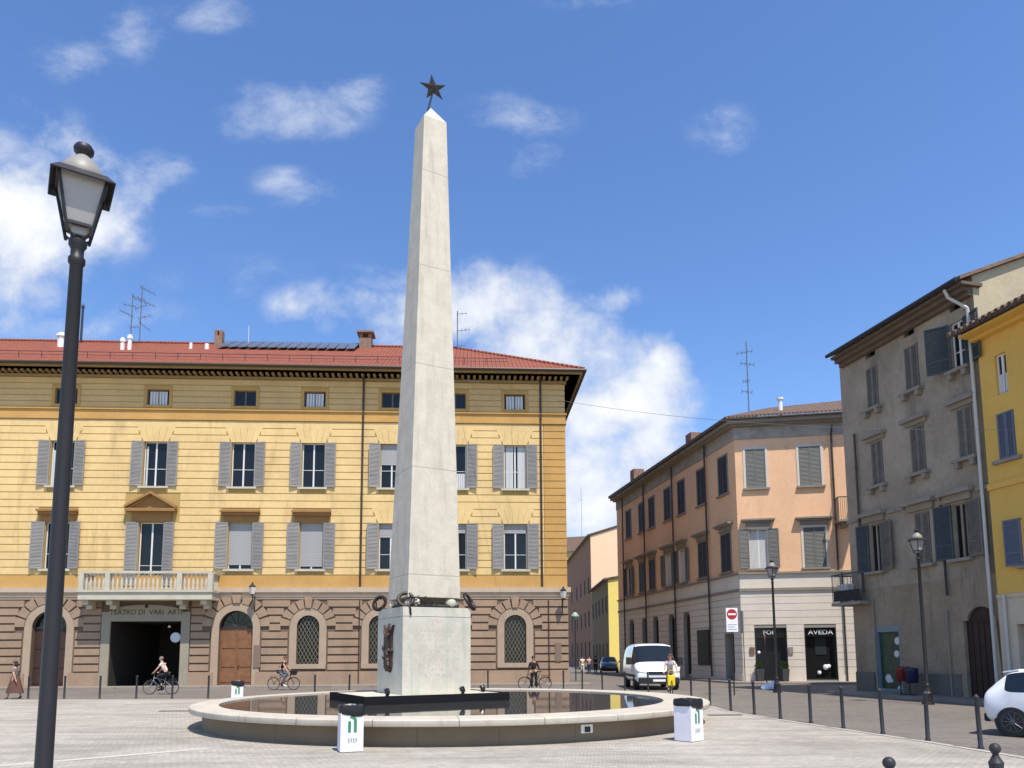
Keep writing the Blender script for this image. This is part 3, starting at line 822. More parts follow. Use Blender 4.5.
# notice plates
for (a, c, y0, y1) in ((254, 261, 645, 667),):
    b = MB(LF.M); b.fb(LF.u(a, 655), LF.u(c, 655), .09, .13, zG(y1), zG(y0)); b.build('notice_board', mat('grey_board', srgb(125, 105, 90), .7), palazzo)
b = MB(LF.M); b.fb(LF.u(555, 655), LF.u(561, 655), .09, .14, zG(663), zG(644)); b.build('notice_board', MATS['grey_board'], palazzo)

# ================================================================== the salmon corner building
M_sal = mat('salmon_plaster', srgb(230, 184, 144), .9, .08, .5, .2, 25, stain=.3, stain_col=(.4, .25, .17, 1), streak=True)
M_sal2 = mat('salmon_plaster_side', srgb(206, 146, 112), .9, .08, .6, .25, 25, stain=.3, stain_col=(.22, .13, .1, 1), streak=True)
M_grg = mat('pale_ashlar', srgb(214, 202, 186), .88, .06, .8, .25, 20, stain=.15, stain_col=(.3, .27, .22, 1), streak=True)
M_grj = mat('ashlar_joint', srgb(150, 140, 128), .9)
M_gry = mat('grey_cement_trim', srgb(140, 130, 118), .85, .12, 1.5, .3, 20, stain=.3, stain_col=(.12, .11, .1, 1))
M_gsh = mat('green_grey_shutter', srgb(106, 106, 100), .6, .08, 2)
M_dsh = mat('dark_shutter', srgb(66, 66, 68), .6, .1, 2)
C0 = gpt(744, 683)
PR = Frame((C0.x, C0.y), (1, -.187))
v = Vector((.183, -1))
PLd = v.normalized()
Llen = 28.0
P0 = Vector((C0.x, C0.y)) - PLd * Llen
PL = Frame((P0.x, P0.y), PLd)
ul = lambda px, py: PL.u(px, py)
print('peach corner', C0, 'far end u at 619:', PL.u(619, 600), 'eave z', PL.z(731, 425), PL.z(619, 500), PR.z(790, 425))
corner_b = empty('corner_building', (C0.x, C0.y, 0), 'salmon corner building with white ground floor and brown tiled roof beside the narrow street', 'building')
UE = Llen                                        # corner
U_0 = PL.u(618.5, 600)
ZW = PR.z(790, 437)                              # top of coloured wall
ZEv = PR.z(790, 415, .7)
ZS1, ZS0 = PR.z(790, 571.5), PR.z(790, 589.5)    # strings
RL = 16.0
# right face
wr = [rect(PR.u(a, 467), PR.u(c, 467), PR.z(780, 487), PR.z(780, 448)) for a, c in ((745.5, 765.5), (799, 821))]
w3u = PR.u(799, 467) * 2 - PR.u(745.5, 467); wr.append(rect(w3u, w3u + (wr[0][1][0] - wr[0][0][0]), wr[0][0][1], wr[0][2][1]))
wf = [rect(PR.u(749.5, 548), PR.u(768, 548), PR.z(790, 568), PR.z(790, 528)), rect(PR.u(804, 548), PR.u(826, 548), PR.z(790, 568), PR.z(790, 528))]
sh1 = rect(PR.u(755.5, 655), PR.u(787.5, 655), .12, PR.z(790, 627.5)); sh2 = rect(PR.u(805.5, 655), PR.u(837, 655), PR.z(820, 679.5) - .02, PR.z(820, 627.5))
b = MB(PR.M); b.panel(rect(0, RL, ZS0, ZW), wr + wf, 0)
for h in wr + wf: b.reveal(h, 0, -.28)
b.build('wall', M_sal, corner_b)
b = MB(PR.M); b.panel(rect(0, RL, 0, ZS0), [sh1, sh2], 0)
for h in (sh1, sh2): b.reveal(h, 0, -.5)
b.build('ground_floor_wall', M_grj, corner_b)
b = MB(PR.M)
gcs = [rcut(h[0][0] - .02, h[1][0] + .02, h[0][1], h[2][1]) for h in (sh1, sh2)]
courses(b, 0, RL, .55, ZS0, .42, .022, .03, gcs); courses(b, 0, RL, ZS0 + .12, ZS1 - .12, 5, 0, .03, [])
courses(b, 0, RL, .0, .55, 5, .0, .06, [rcut(sh1[0][0] - .02, sh1[1][0] + .02, 0, 3), rcut(sh2[0][0] - .02, sh2[1][0] + .02, sh2[0][1], 3)])
b.build('ashlar_courses', M_grg, corner_b)
b = MB(PR.M)
b.fb(-.02, RL, .002, .12, ZS0 - .06, ZS0 + .10); b.fb(-.02, RL, .002, .16, ZS1 - .12, ZS1)
b.build('string_course', M_gry, corner_b)
# left face
rowU = [(719.3, 726.6, 473), (697.7, 704.7, 485), (678.7, 684, 494), (665, 670, 502), (649.5, 654, 511), (639.6, 643.8, 516), (627, 630.5, 524)]
rowF = [(722.3, 730.2, 548), (698.4, 707.5, 556), (677.5, 687.3, 563), (663.5, 674, 566), (648.6, 656.4, 571), (638.9, 645.7, 573), (625.5, 633.5, 578)]
zU = (wr[0][0][1], wr[0][2][1]); zF = (wf[0][0][1], wf[0][2][1])
hl = []
for (a, c, y) in rowU:
    uc = (PL.u(a, y) + PL.u(c, y)) / 2; hl.append(rect(uc - .62, uc + .62, *zU))
hf = []
for (a, c, y) in rowF:
    uc = (PL.u(a, y) + PL.u(c, y)) / 2; hf.append(rect(uc - .66, uc + .66, *zF))
hg = []
for (a, c, y) in ((684.7, 691, 650), (669.7, 675.7, 650), (654.5, 658.8, 650), (642.5, 648.5, 650), (630.5, 634.5, 650)):
    uc = (PL.u(a, y) + PL.u(c, y)) / 2; hg.append((uc, .62, .35 if a > 680 else .9, PL.z(688, 621)))
dr = rect(PL.u(725.6, 655), PL.u(735, 655), .1, PL.z(730, 634))
pn = rect(PL.u(699.5, 648), PL.u(711, 648), PL.z(705, 665), PL.z(705, 630))
b = MB(PL.M); b.panel(rect(U_0, UE, ZS0, ZW), hl + hf, 0)
for h in hl + hf: b.reveal(h, 0, -.28)
b.fb(U_0 + .001, U_0 + .3, -9, -.001, 0, ZW)
b.build('side_wall', M_sal, corner_b)
b = MB(PL.M); b.panel(rect(U_0, UE, 0, ZS0), [archpoly(*g) for g in hg] + [dr], 0)
for g in hg: b.reveal(archpoly(*g), 0, -.35)
b.reveal(dr, 0, -.5)
b.build('side_ground_wall', M_grj, corner_b)
b = MB(PL.M)
cs = [acut(g[0], g[1] + .02, g[3], g[1] + .02) for g in hg]; cs = [(lambda za, zb, f=f, g=g: f(za, zb) if zb > g[2] else None) for f, g in zip(cs, hg)]
cs.append(rcut(dr[0][0] - .02, dr[1][0] + .02, 0, dr[2][1]))
courses(b, U_0, UE, .6, ZS0, .42, .03, .03, cs); courses(b, U_0, UE, 0, .6, 5, 0, .06, [rcut(dr[0][0], dr[1][0], 0, 3), rcut(hg[0][0] - .62, hg[0][0] + .62, 0, 3)])
courses(b, U_0, UE, ZS0 + .12, ZS1 - .12, 5, 0, .03, [])
b.build('side_courses', M_grg, corner_b)
b = MB(PL.M)
b.fb(U_0, UE + .12, .002, .12, ZS0 - .06, ZS0 + .10); b.fb(U_0, UE + .16, .002, .16, ZS1 - .12, ZS1)
b.build('string_course', M_gry, corner_b)
# windows of both faces
for i, h in enumerate(wr):
    u0, u1, z0, z1 = h[0][0], h[1][0], h[0][1], h[2][1]
    window(PR, corner_b, u0, u1, z0, z1, .18, casing=.14, shut='closed', sm=M_gsh, case_m=mat('pale_casing', srgb(205, 196, 182), .85), sill_m=M_gry)
def hood(fr, par, u0, u1, z, d=.35, m=M_gry, e=.35):
    b = MB(fr.M); b.fb(u0 - .18, u1 + .18, .003, .09, z + .14, z + .42); b.fb(u0 - e, u1 + e, .003, d * .7, z + .42, z + .52); b.fb(u0 - e - .1, u1 + e + .1, .003, d, z + .52, z + .62)
    b.build('window_hood', m, par)
u0, u1 = wf[0][0][0], wf[0][1][0]
w_ = window(PR, corner_b, u0, u1, *zF, .18, casing=.14, shut='open', sw=.62, sm=M_gsh, case_m=MATS['pale_casing'], sill_m=M_gry, curtain=[(.06, .46, .96), (.54, .94, .96)], angs=(5, 5)); hood(PR, w_, u0, u1, zF[1])
u0, u1 = wf[1][0][0], wf[1][1][0]
w_ = window(PR, corner_b, u0, u1, *zF, .18, casing=.14, shut='closed', sm=M_gsh, case_m=MATS['pale_casing'], sill_m=M_gry); hood(PR, w_, u0, u1, zF[1])
for i, h in enumerate(hl):
    window(PL, corner_b, h[0][0], h[1][0], *zU, .18, casing=.12, shut='closed', sm=M_dsh, case_m=M_gry, sill_m=M_gry)
for i, h in enumerate(hf):
    w_ = window(PL, corner_b, h[0][0], h[1][0], *zF, .18, casing=.12, shut='closed' if i in (0, 1, 4, 5) else 'open', sw=.62, sm=M_dsh if i not in (2, 3) else M_gsh, case_m=M_gry, sill_m=M_gry, curtain=[(.05, .95, .95)] if i in (2, 3) else None)
    hood(PL, w_, h[0][0], h[1][0], zF[1], .4)
for i, g in enumerate(hg):
    b = MB(PL.M); b.prism(archpoly(*g), -.33, -.28); b.build('arched_opening', M_wdark if i == 0 else M_pane, corner_b)
b = MB(PL.M); b.fb(dr[0][0], dr[1][0], -.5, -.45, .1, dr[2][1]); b.build('door', mat('black_door', (.01, .01, .011), .5), corner_b)
b = MB(PL.M); b.fb(pn[0][0], pn[1][0], .05, .16, pn[0][1], pn[2][1]); b.build('panel_board', mat('black_door', (.01, .01, .011), .5), corner_b)
# cornice, frieze, roof
def quad_ring(z0, z1, o, name, m, bev=0):
    """a band round the two street faces, o metres out"""
    a = PL.pt(U_0, o, 0); c = PR.pt(RL, o, 0)
    # intersection of offset lines
    p1, d1 = PL.pt(0, o, 0), PL.d; p2, d2 = PR.pt(0, o, 0), PR.d
    det = d1.x * -d2.y + d1.y * d2.x; r = p2 - p1
    t = (r.x * -d2.y + r.y * d2.x) / det; k = p1 + d1 * t
    back1 = PL.pt(U_0, -1, 0); back2 = PR.pt(RL, -1, 0); p1, p2 = PL.pt(0, -1, 0), PR.pt(0, -1, 0); r = p2 - p1
    t = (r.x * -d2.y + r.y * d2.x) / det; kb = p1 + d1 * t
    b = MB(); b.slab([(a.x, a.y), (k.x, k.y), (kb.x, kb.y), (back1.x, back1.y)], z0, z1); b.slab([(k.x, k.y), (c.x, c.y), (back2.x, back2.y), (kb.x, kb.y)], z0, z1)
    if name: b.build(name, m, corner_b)
    return a, k, c
quad_ring(ZW, ZEv - .42, .06, 'frieze', mat('grey_frieze', srgb(158, 148, 135), .88, .25, 1.2, .3, 14, stain=.5, stain_col=(.13, .12, .11, 1)), 0)
quad_ring(ZEv - .42, ZEv - .30, .35, 'cornice', M_gry); quad_ring(ZEv - .30, ZEv - .08, .62, 'cornice', M_gry); a, k, c = quad_ring(ZEv - .08, ZEv, .8, 'gutter', M_gut)
zi = ZEv + .02
ctr = PL.pt(U_0, -7, 0), None
r1 = PL.pt(U_0, -6.5, 0); 
kk = PL.pt(UE - 5.5, -5.5, 0); r2 = PR.pt(RL, -5.5, 0)
RH = PR.z(800, 398, -5.0)
b = MB(); e1 = Vector((a.x, a.y, zi)); e2 = Vector((k.x, k.y, zi)); e3 = Vector((c.x, c.y, zi))
R1 = Vector((r1.x, r1.y, RH)); R2 = Vector((kk.x, kk.y, RH)); R3 = Vector((r2.x, r2.y, RH))
vs = [e1, e2, R2, R1, e3, R3]; vs = vs + [q + Vector((0, 0, .12)) for q in vs]
b.add(vs, [(0, 1, 2, 3), (1, 4, 5, 2), (9, 8, 7, 6), (8, 11, 10, 7), (0, 6, 7, 1), (1, 7, 10, 4), (3, 2, 8, 9), (2, 5, 11, 8), (4, 10, 11, 5), (0, 3, 9, 6)])
croof = b.build('roof', tile_mat('brown_roof_tiles', srgb(138, 110, 88)[:3], srgb(98, 78, 64)[:3], .24, .5, tuple(PR.d)), corner_b)
u_, z_ = PR.at(780, 398, -2.5); b = MB(PR.M); zb_ = PR.z(780, 413, -2.5) - .4
b.rod((u_, 2.5, zb_), (u_, 2.5, z_), .14, 8); b.rod((u_, 2.5, z_ - .12), (u_, 2.5, z_), .22, 8); b.build('vent_pipe', M_white, croof)
antenna(PR, croof, 746, 341, 409, -4, [(352, 9, 6, .1), (364, 5, 8, -.2), (381, 3, 3, .1), (392, 4, 6, -.15)])
for (px, py0, py1) in ((636, 470, 481), (693, 434, 440)):
    u_, z_ = PL.at(px, py0, -1); b = MB(PL.M); b.fb(u_ - .5, u_ + .5, -1.6, -.6, ZEv - .2, z_); b.build('chimney', M_brick, croof, bevel=.02)
dpipe(PR, corner_b, 834, 490, ZS1, ZW, .06, jog=(0, .55, .5)); dpipe(PR, corner_b, 845, 630, .1, ZS1 - .12, .05)
for (px, py) in ((707, 540), (673.8, 560), (645, 570), (624, 590)):
    dpipe(PL, corner_b, px, py, .3, ZEv - .5, .065, w=.22)
# shops
M_black = mat('black_shop_front', (.012, .012, .013), .25)
M_let = mat('white_lettering', srgb(232, 232, 230), .5)
for (h, body, fc) in ((sh1, 'FOI', .36), (sh2, 'AVEDA', .39)):
    u0, u1, z0, z1 = h[0][0], h[1][0], h[0][1], h[2][1]
    b = MB(PR.M); b.fb(u0, u1, -.45, -.40, z0, z1 - .55); b.fb(u0, u1, -.40, -.12, z1 - .55, z1)
    b.fb(u0, u0 + .09, -.40, -.06, z0, z1 - .55); b.fb(u1 - .09, u1, -.40, -.06, z0, z1 - .55)
    if body == 'FOI': 
        b.fb(u0 + .09, u1 - .09, -.40, -.06, z1 - .62, z1 - .55)
        for t in (.34, .68): b.fb(u0 + (u1 - u0) * t - .03, u0 + (u1 - u0) * t + .03, -.40, -.34, z0, z1 - .55)
    else: b.fb(u0, u1, -.40, -.05, z0, z0 + .12)
    s_ = b.build('shop_front', M_black, corner_b)
    text_obj(body, fc, PR.M @ Matrix.Translation(((u0 + u1) / 2 - (.12 if body == 'FOI' else -.05), .105, z1 - .29)), M_let, 'shop_sign', s_, sx=1.15)
    if body == 'AVEDA':
        b = MB(PR.M); b.fb(u0 + .65, u1 - .5, -.399, -.37, 1.7, 3.0); b.build('poster', mat('dark_poster', srgb(44, 52, 50), .4), s_)
        b = MB(PR.M)
        b.ball((u1 - .62, .25, .95), .17, 8); b.ball((u1 - .45, .27, 1.0), .13, 8); b.ball((u1 - 1.0, .25, .62), .12, 8); b.build('window_display', M_let, s_)
    else:
        b = MB(PR.M); b.ball((u0 + .22, .1, 1.85), .1, 8); b.build('small_light', M_let, s_)
M_plaq = mat('bronze_plaque', srgb(120, 92, 72), .6, .2, 6)
for (a_, c_) in ((749.5, 754.5), (788.3, 792.8)):
    b = MB(PR.M); b.fb(PR.u(a_, 650), PR.u(c_, 650), .031, .10, PR.z(780, 654), PR.z(780, 647)); b.build('plaque', M_plaq if a_ < 760 else M_gry, corner_b)
# two small balconies on the salmon wall near its right end
def iron_balcony(fr, root, px0, px1, pyb, pyt, out, box=False):
    u0, u1 = fr.u(px0, pyb, out), fr.u(px1, pyb, out); z0, z1 = fr.z((px0 + px1) / 2, pyb, out), fr.z((px0 + px1) / 2, pyt, out)
    b = MB(fr.M); b.fb(u0 - .05, u1 + .05, .0, out + .05, z0 - .12, z0); b.fb(u0 + .3, u0 + .5, .05, out * .7, z0 - .42, z0 - .12)
    o = b.build('balcony', M_gry, root); b = MB(fr.M)
    b.fb(u0, u1, out - .05, out, z1 - .05, z1); b.fb(u0, u0 + .05, .02, out - .05, z1 - .05, z1); b.fb(u1 - .05, u1, .02, out - .05, z1 - .05, z1)
    n = int((u1 - u0) / .11)
    for i in range(n + 1):
        x = u0 + .02 + (u1 - u0 - .04) * i / n; b.rod((x, -(out - .025), z0), (x, -(out - .025) - .06 * 0, z1 - .05), .011, 4)
    for i in range(1, int(out / .12)):
        for x in (u0 + .025, u1 - .025): b.rod((x, -.12 * i, z0), (x, -.12 * i, z1 - .05), .011, 4)
    if box: b.fb(u0 + .08, u0 + .1, .1, out - .1, z0, z1 - .1); b.fb(u0 + .1, u1 - .1, out - .08, out - .07, z0 + .05, z1 - .12)
    b.build('railing', M_iron, o)
    return o, u0, u1, z0, z1
iron_balcony(PR, corner_b, 839, 858, 519, 496, 1.1)

# ================================================================== the grey building on the right
M_gp = mat('grey_old_plaster', srgb(156, 142, 124), .95, .2, .5, .4, 14, stain=.8, stain_col=(.12, .105, .085, 1), streak=True)
M_gp2 = mat('grey_lower_plaster', srgb(144, 128, 108), .95, .2, .6, .4, 14, stain=.8, stain_col=(.12, .105, .09, 1), streak=True)
M_gable = mat('beige_gable_plaster', srgb(186, 172, 142), .95, .12, .35, .4, 10, stain=.35, stain_col=(.25, .2, .14, 1))
M_bsh = mat('blue_green_shutter', srgb(64, 72, 73), .6, .12, 2)
M_wsh = mat('weathered_shutter', srgb(110, 104, 94), .7, .25, 3)
G1 = gpt(1005, 703); G0 = gpt(857.5, 691)
gd = Vector((.243, -1)).normalized()
# frame origin so that the face passes through G1
GF = Frame((G1.x, G1.y), gd)
GU0 = GF.u(857.5, 680); GU1 = GF.u(1005, 690)
O_ = GF.P + GF.d * GU0; GF = Frame((O_.x, O_.y), gd); GU1 = GF.u(1005, 690); GU0 = 0.0
GZE = GF.z(845, 362); 
print('grey: len', GU1, 'left corner', O_, 'top', GF.z(849, 364), GF.z(975, 285), 'eave', GF.z(832, 355, .7), GF.z(978, 270, .7))
grey_b = empty('old_townhouse', GF.pt(0, 0, 0), 'weathered grey plaster townhouse with louvred shutters between the salmon and the yellow-ochre house', 'building')
GT = (GF.z(832, 356, .7) + GF.z(978, 271, .7)) / 2 - .12
gh = []
def ghole(pa, pb, yt, yb):
    xc = (pa + pb) / 2; yc = (yt + yb) / 2
    u0, u1 = GF.u(pa, yc), GF.u(pb, yc); return [u0, u1, GF.z(xc, yb), GF.z(xc, yt)]
r3 = [ghole(867, 878.5, 366, 411), ghole(905, 919, 344, 391), ghole(951.5, 965.5, 322, 367)]
r2 = [ghole(872, 883.5, 442, 487), ghole(911, 925.5, 425, 472), ghole(958, 973.5, 406, 458)]
r1 = [ghole(870.5, 882, 524, 571), ghole(916, 931, 511, 565), ghole(954, 968.5, 503, 559)]
ra = [ghole(865, 875, 349, 358), ghole(903, 914, 325, 336), ghole(949, 961, 299, 310)]
for row in (r3, r2, r1, ra):
    a = sum(x[2] for x in row) / 3; c = sum(x[3] for x in row) / 3
    for x in row: x[2], x[3] = a, c
print('grey rows', r3, r2, r1)
shop = ghole(875.5, 902, 626, 688); shop[2] = .15
dz_sp = GF.z(985, 620); dd = [GF.u(967, 660), GF.u(1003, 660)]; duc, dhw = sum(dd) / 2, (dd[1] - dd[0]) / 2
dtop = GF.z(985, 606)
dpoly = [(duc - dhw, .05), (duc + dhw, .05), (duc + dhw, dz_sp)] + [(duc + dhw * math.cos(PI * k / 10) * .8, dz_sp + (dtop - dz_sp) * math.sin(PI * k / 10)) for k in range(0, 11)] + [(duc - dhw, dz_sp)]
zpl = GF.z(900, 585)
b = MB(GF.M)
hs_ = [rect(*x) for x in r3 + r2 + r1 + ra]
b.panel(rect(0, GU1, zpl, GT), hs_, 0)
for h in hs_: b.reveal(h, 0, -.3)
b.fb(0.001, .3, -11, -.001, 0, GT)
b.build('wall', M_gp, grey_b)
b = MB(GF.M); b.panel(rect(0, GU1, 0, zpl), [rect(*shop), dpoly], .015)
b.reveal(rect(*shop), .015, -.35); b.reveal(dpoly, .015, -.16)
b.build('ground_floor_wall', M_gp2, grey_b)
zp_ = .95
for a, c in ((0, shop[0] - .05), (shop[1] + .05, dd[0] - .26)):
    b = MB(GF.M); b.fb(a, c, .016, .07, 0, zp_); b.build('plinth', mat('plinth_cement', srgb(104, 96, 87), .9, .15, 1), grey_b)
for i, r_ in enumerate(r3):
    if i < 2: w_ = window(GF, grey_b, *r_, .12, shut='closed', sm=M_wsh, sill_m=M_gry, sillw=.28, brackets=True)
    else: w_ = window(GF, grey_b, *r_, .12, shut='open', sw=.85, sm=M_bsh, sill_m=M_gry, angs=(38, 12), sillw=.28, brackets=True)
for i, r_ in enumerate(r2):
    w_ = window(GF, grey_b, *r_, .12, shut='closed', sm=M_wsh, sill_m=M_gry, sillw=.26, brackets=True)
    b = MB(GF.M); b.fb(r_[0] - .3, r_[1] + .3, .002, .28, r_[3] + .22, r_[3] + .38); b.fb(r_[0] - .2, r_[1] + .2, .002, .12, r_[3] + .05, r_[3] + .22); b.build('window_hood', M_gry, w_)
for i, r_ in enumerate(r1):
    if i == 1: w_ = window(GF, grey_b, *r_, .12, shut='closed', sm=M_wsh, sill_m=M_gry, sillw=.26)
    else:
        w_ = window(GF, grey_b, *r_, .12, sill_m=M_gry, sillw=.26, bar=0, frame_m=M_gry)
        shutter(GF, w_, r_[0] - .02, -1, .62 if i == 0 else .72, r_[2], r_[3], 14, M_bsh, .04); shutter(GF, w_, r_[1] + .02, 1, .78, r_[2], r_[3], 10, M_wsh, .04)
    b = MB(GF.M); b.fb(r_[0] - .45, r_[1] + .45, .002, .34, r_[3] + .34, r_[3] + .5); b.fb(r_[0] - .3, r_[1] + .3, .002, .14, r_[3] + .08, r_[3] + .34); b.build('window_hood', M_gry, w_)
for r_ in ra:
    b = MB(GF.M); b.fb(r_[0], r_[1], -.32, -.28, r_[2], r_[3]); b.build('attic_slot', M_dark, grey_b)
zst = r1[0][3] + .28
b = MB(GF.M)
iv = [(0, r1[0][0] - .5), (r1[0][1] + .5, r1[1][0] - .5), (r1[1][1] + .5, r1[2][0] - .5), (r1[2][1] + .5, GU1)]
for a, c in iv:
    b = MB(GF.M); b.fb(a, c, .002, .09, zst, zst + .16); b.build('string_course', M_gry, grey_b)
# roof: eave on the street, ridge parallel, gable wall rising over the neighbour
ove = .75
b = MB(GF.M)
b.fb(.25, GU1 + .15, -.3, ove - .1, GT + .02, GT + .14); b.fb(.25, GU1, 0, .22, GT - .3, GT + .018); b.fb(.25, GU1, .22, .45, GT - .14, GT + .018)
b.build('eave_boards', mat('old_eave_wood', srgb(104, 90, 76), .9, .2, 2), grey_b)
GW = 7.0; GRH = GT + .16 + (GW + ove) * .42
b = MB(GF.M)
vs = [(.2, -ove, GT + .16), (GU1 + .2, -ove, GT + .16), (GU1 + .2, GW, GRH), (.2, GW, GRH), (GU1 + .2, 2 * GW, GT + .3), (.2, 2 * GW, GT + .3)]
vs += [(x, y, z + .14) for x, y, z in vs]
b.add(vs, [(0, 1, 2, 3), (3, 2, 4, 5), (9, 8, 7, 6), (11, 10, 8, 9), (0, 6, 7, 1), (1, 7, 8, 2), (2, 8, 10, 4), (4, 10, 11, 5), (5, 11, 9, 3), (3, 9, 6, 0)])
groof = b.build('roof', tile_mat('old_roof_tiles', srgb(120, 92, 74)[:3], srgb(86, 70, 60)[:3], .24, .5, tuple(GF.d)), grey_b)
b = MB(GF.M); b.rod((.2, -ove - .08, GT + .2), (GU1 + .1, -ove - .08, GT + .2), .085, 8); b.build('gutter', mat('dark_gutter', srgb(40, 40, 46), .5), grey_b)
b = MB(GF.M @ Matrix.Translation((GU1, 0, 0)) @ Matrix.Rotation(R(90), 4, 'Z'))
b.prism([(0.0, 0), (2 * GW, 0), (2 * GW, GT + .14), (GW, GRH - .02), (0, GT + .15 + ove * .42)], -.3, 0)
b.build('gable_wall', M_gable, grey_b)
dpipe(GF, grey_b, 858, 500, zst - 3.2, zst + 4.0, .05, M_gut, .12)
dpipe(GF, grey_b, 944.5, 560, GF.z(944, 596), GF.z(944, 505), .045, M_iron, .12)
dpipe(GF, grey_b, 949, 650, .1, 3.4, .03, M_gry, .1)
dpipe(GF, grey_b, 875.5, 650, 0.1, GF.z(872, 600), .035, M_gry, .1)
M_wp = mat('pale_zinc_pipe', srgb(188, 184, 176), .5)
b = MB(GF.M); ux = GF.u(986, 400, .15) 
b.rod((GU1 - .55, -ove, GT + .1), (GU1 - .55, -ove * .8, GT - .2), .06, 8); b.rod((GU1 - .55, -ove * .8, GT - .2), (GU1 - .15, -.16, GT - .75), .06, 8); b.rod((GU1 - .15, -.16, GT - .75), (GU1 - .15, -.16, .4), .06, 8)
b.build('downpipe', M_wp, grey_b)
# shop window with a patterned poster, door
b = MB(GF.M); u0, u1, z0, z1 = shop
b.fb(u0, u0 + .22, -.3, .03, z0, z1); b.fb(u0 + .22, u1, -.3, .03, z1 - .25, z1); b.fb(u1 - .08, u1, -.3, .03, z0, z1 - .25); b.fb(u0 + .22, u1 - .08, -.3, .03, z0, z0 + .12)
s_ = b.build('shop_window', mat('teal_grey_frame', srgb(116, 130, 134), .5), grey_b)
pm = bpy.data.materials.new('flowered_poster'); pm.use_nodes = True
T = NT(pm.node_tree); bs = T.n['Principled BSDF']; bs.inputs['Roughness'].default_value = .3
g = T.new('ShaderNodeNewGeometry').outputs['Position']
vo = T.new('ShaderNodeTexVoronoi'); vo.inputs['Scale'].default_value = 1.5; T.l.new(g, vo.inputs['Vector'])
c = T.mix(T.smooth(vo.outputs['Distance'], .30, .24), T.mix(T.noise(g, 4, 4), srgb(20, 26, 26), srgb(60, 90, 70)), srgb(200, 205, 200))
T.l.new(c, bs.inputs['Base Color'])
b = MB(GF.M); b.fb(u0 + .22, u1 - .08, -.12, -.08, z0 + .12, z1 - .25); b.build('poster', pm, s_)
b = MB(GF.M); b.prism(dpoly, -.16, -.10)
d_ = b.build('door', mat('dark_brown_gate', srgb(50, 34, 30), .6, .2, 4), grey_b)
b = MB(GF.M)
for k in range(1, 6): b.fb(duc - dhw + 2 * dhw * k / 6 - .012, duc - dhw + 2 * dhw * k / 6 + .012, -.10, -.08, .06, dz_sp)
b.fb(duc - dhw, duc + dhw, -.10, -.06, dz_sp - .05, dz_sp + .07)
b.build('door_battens', mat('dark_brown_batten', srgb(40, 28, 24), .6), d_)
b = MB(GF.M); b.prism([(duc - dhw - .25, dz_sp), (duc - dhw - .25, .05), (duc - dhw, .05), (duc - dhw, dz_sp)][::-1], .016, .05); b.build('door_jamb', M_gp2, d_); b = MB(GF.M); b.prism([(duc + dhw, .05), (duc + dhw + .25, .05), (duc + dhw + .25, dz_sp), (duc + dhw, dz_sp)], .016, .05)
b.build('door_jamb', M_gp2, d_)
# its lower balcony turning round the far corner
zb_ = GF.z(868, 600, .5); zt_ = GF.z(868, 570, .5)
bx0 = GF.pt(0, 0, 0); 
EF = Frame((O_.x, O_.y), (1, .1))
b = MB(GF.M); b.fb(-.68, 1.2, -1.0, .62, zb_ - .14, zb_); b.build('balcony', M_gry, grey_b); bo = [o for o in bpy.data.objects if o.name.startswith('balcony')][-1]
b = MB(GF.M); n = 18
for k in range(n + 1): b.rod((-.63 + 1.78 * k / n, -.58, zb_), (-.63 + 1.78 * k / n, -.58, zt_), .012, 4)
b.fb(-.65, 1.17, .56, .6, zt_ - .04, zt_); 
for k in range(8): b.rod((-.63, -.55 + .2 * k, zb_), (-.63, -.55 + .2 * k, zt_), .012, 4)
b.fb(-.65, -.61, -1, .56, zt_ - .04, zt_); b.fb(-.6, 1.15, .53, .545, zb_ + .06, zt_ - .75)
b.build('railing', M_iron, bo)
b = MB(GF.M); b.fb(-.5, .1, .0, .3, zb_, zb_ + .75); b.fb(-.55, .15, -.02, .33, zb_ + .75, zb_ + .85); b.build('white_box', M_white, bo)

# ================================================================== the ochre-yellow house at the right edge
M_yo = mat('bright_yellow_plaster', srgb(216, 172, 86), .9, .06, .5, .25, 20, stain=.12, stain_col=(.35, .25, .05, 1), streak=True)
YU = GU1 + .12
YF = Frame(GF.pt(YU, .12, 0), gd)
print('yellow z', YF.z(990, 335, 0), YF.z(970, 325, .8))
yel_h = empty('yellow_house', YF.pt(0, 0, 0), 'bright yellow house with dark blue shutters cut by the right edge of the photo', 'building')
YT = YF.z(972, 326, .9) - .25
yz_ = lambda px, py: YF.z(px, py)
def yhole(pa, pb, yt, yb):
    xc, yc = (pa + pb) / 2, (yt + yb) / 2
    return [YF.u(pa, yc), YF.u(pb, yc), YF.z(xc, yb), YF.z(xc, yt)]
y1 = yhole(995.5, 1007, 353, 394); y2 = yhole(998, 1015.5, 411, 459); y3 = yhole(1009, 1024, 519, 566)
print('yellow holes', y1, y2, y3)
YL = 9.0; zwhite = yz_(1015, 594)
b = MB(YF.M); b.panel(rect(0, YL, zwhite, YT), [rect(*y1), rect(*y2), rect(*y3)], 0)
for h in (y1, y2, y3): b.reveal(rect(*h), 0, -.28)
b.fb(0, .3, -9, -.001, 0, YT)
b.build('wall', M_yo, yel_h)
dh = [YF.u(1019.5, 650), YF.u(1019.5, 650) + 1.6, .1, yz_(1022, 624)]
b = MB(YF.M); b.panel(rect(0, YL, 0, zwhite), [rect(*dh)], .02); b.reveal(rect(*dh), .02, -.4); b.fb(0, YL, .0, .06, zwhite - .1, zwhite + .02)
b.build('ground_floor_wall', mat('pale_ground_floor', srgb(196, 180, 158), .9, .08, 1), yel_h)
b = MB(YF.M); b.fb(*dh[:2], -.4, -.35, *dh[2:]); b.build('door', MATS['black_door'], yel_h)
window(YF, yel_h, *y1, .14, bar=.5, sill=False, curtain=[(.1, .9, .5)])
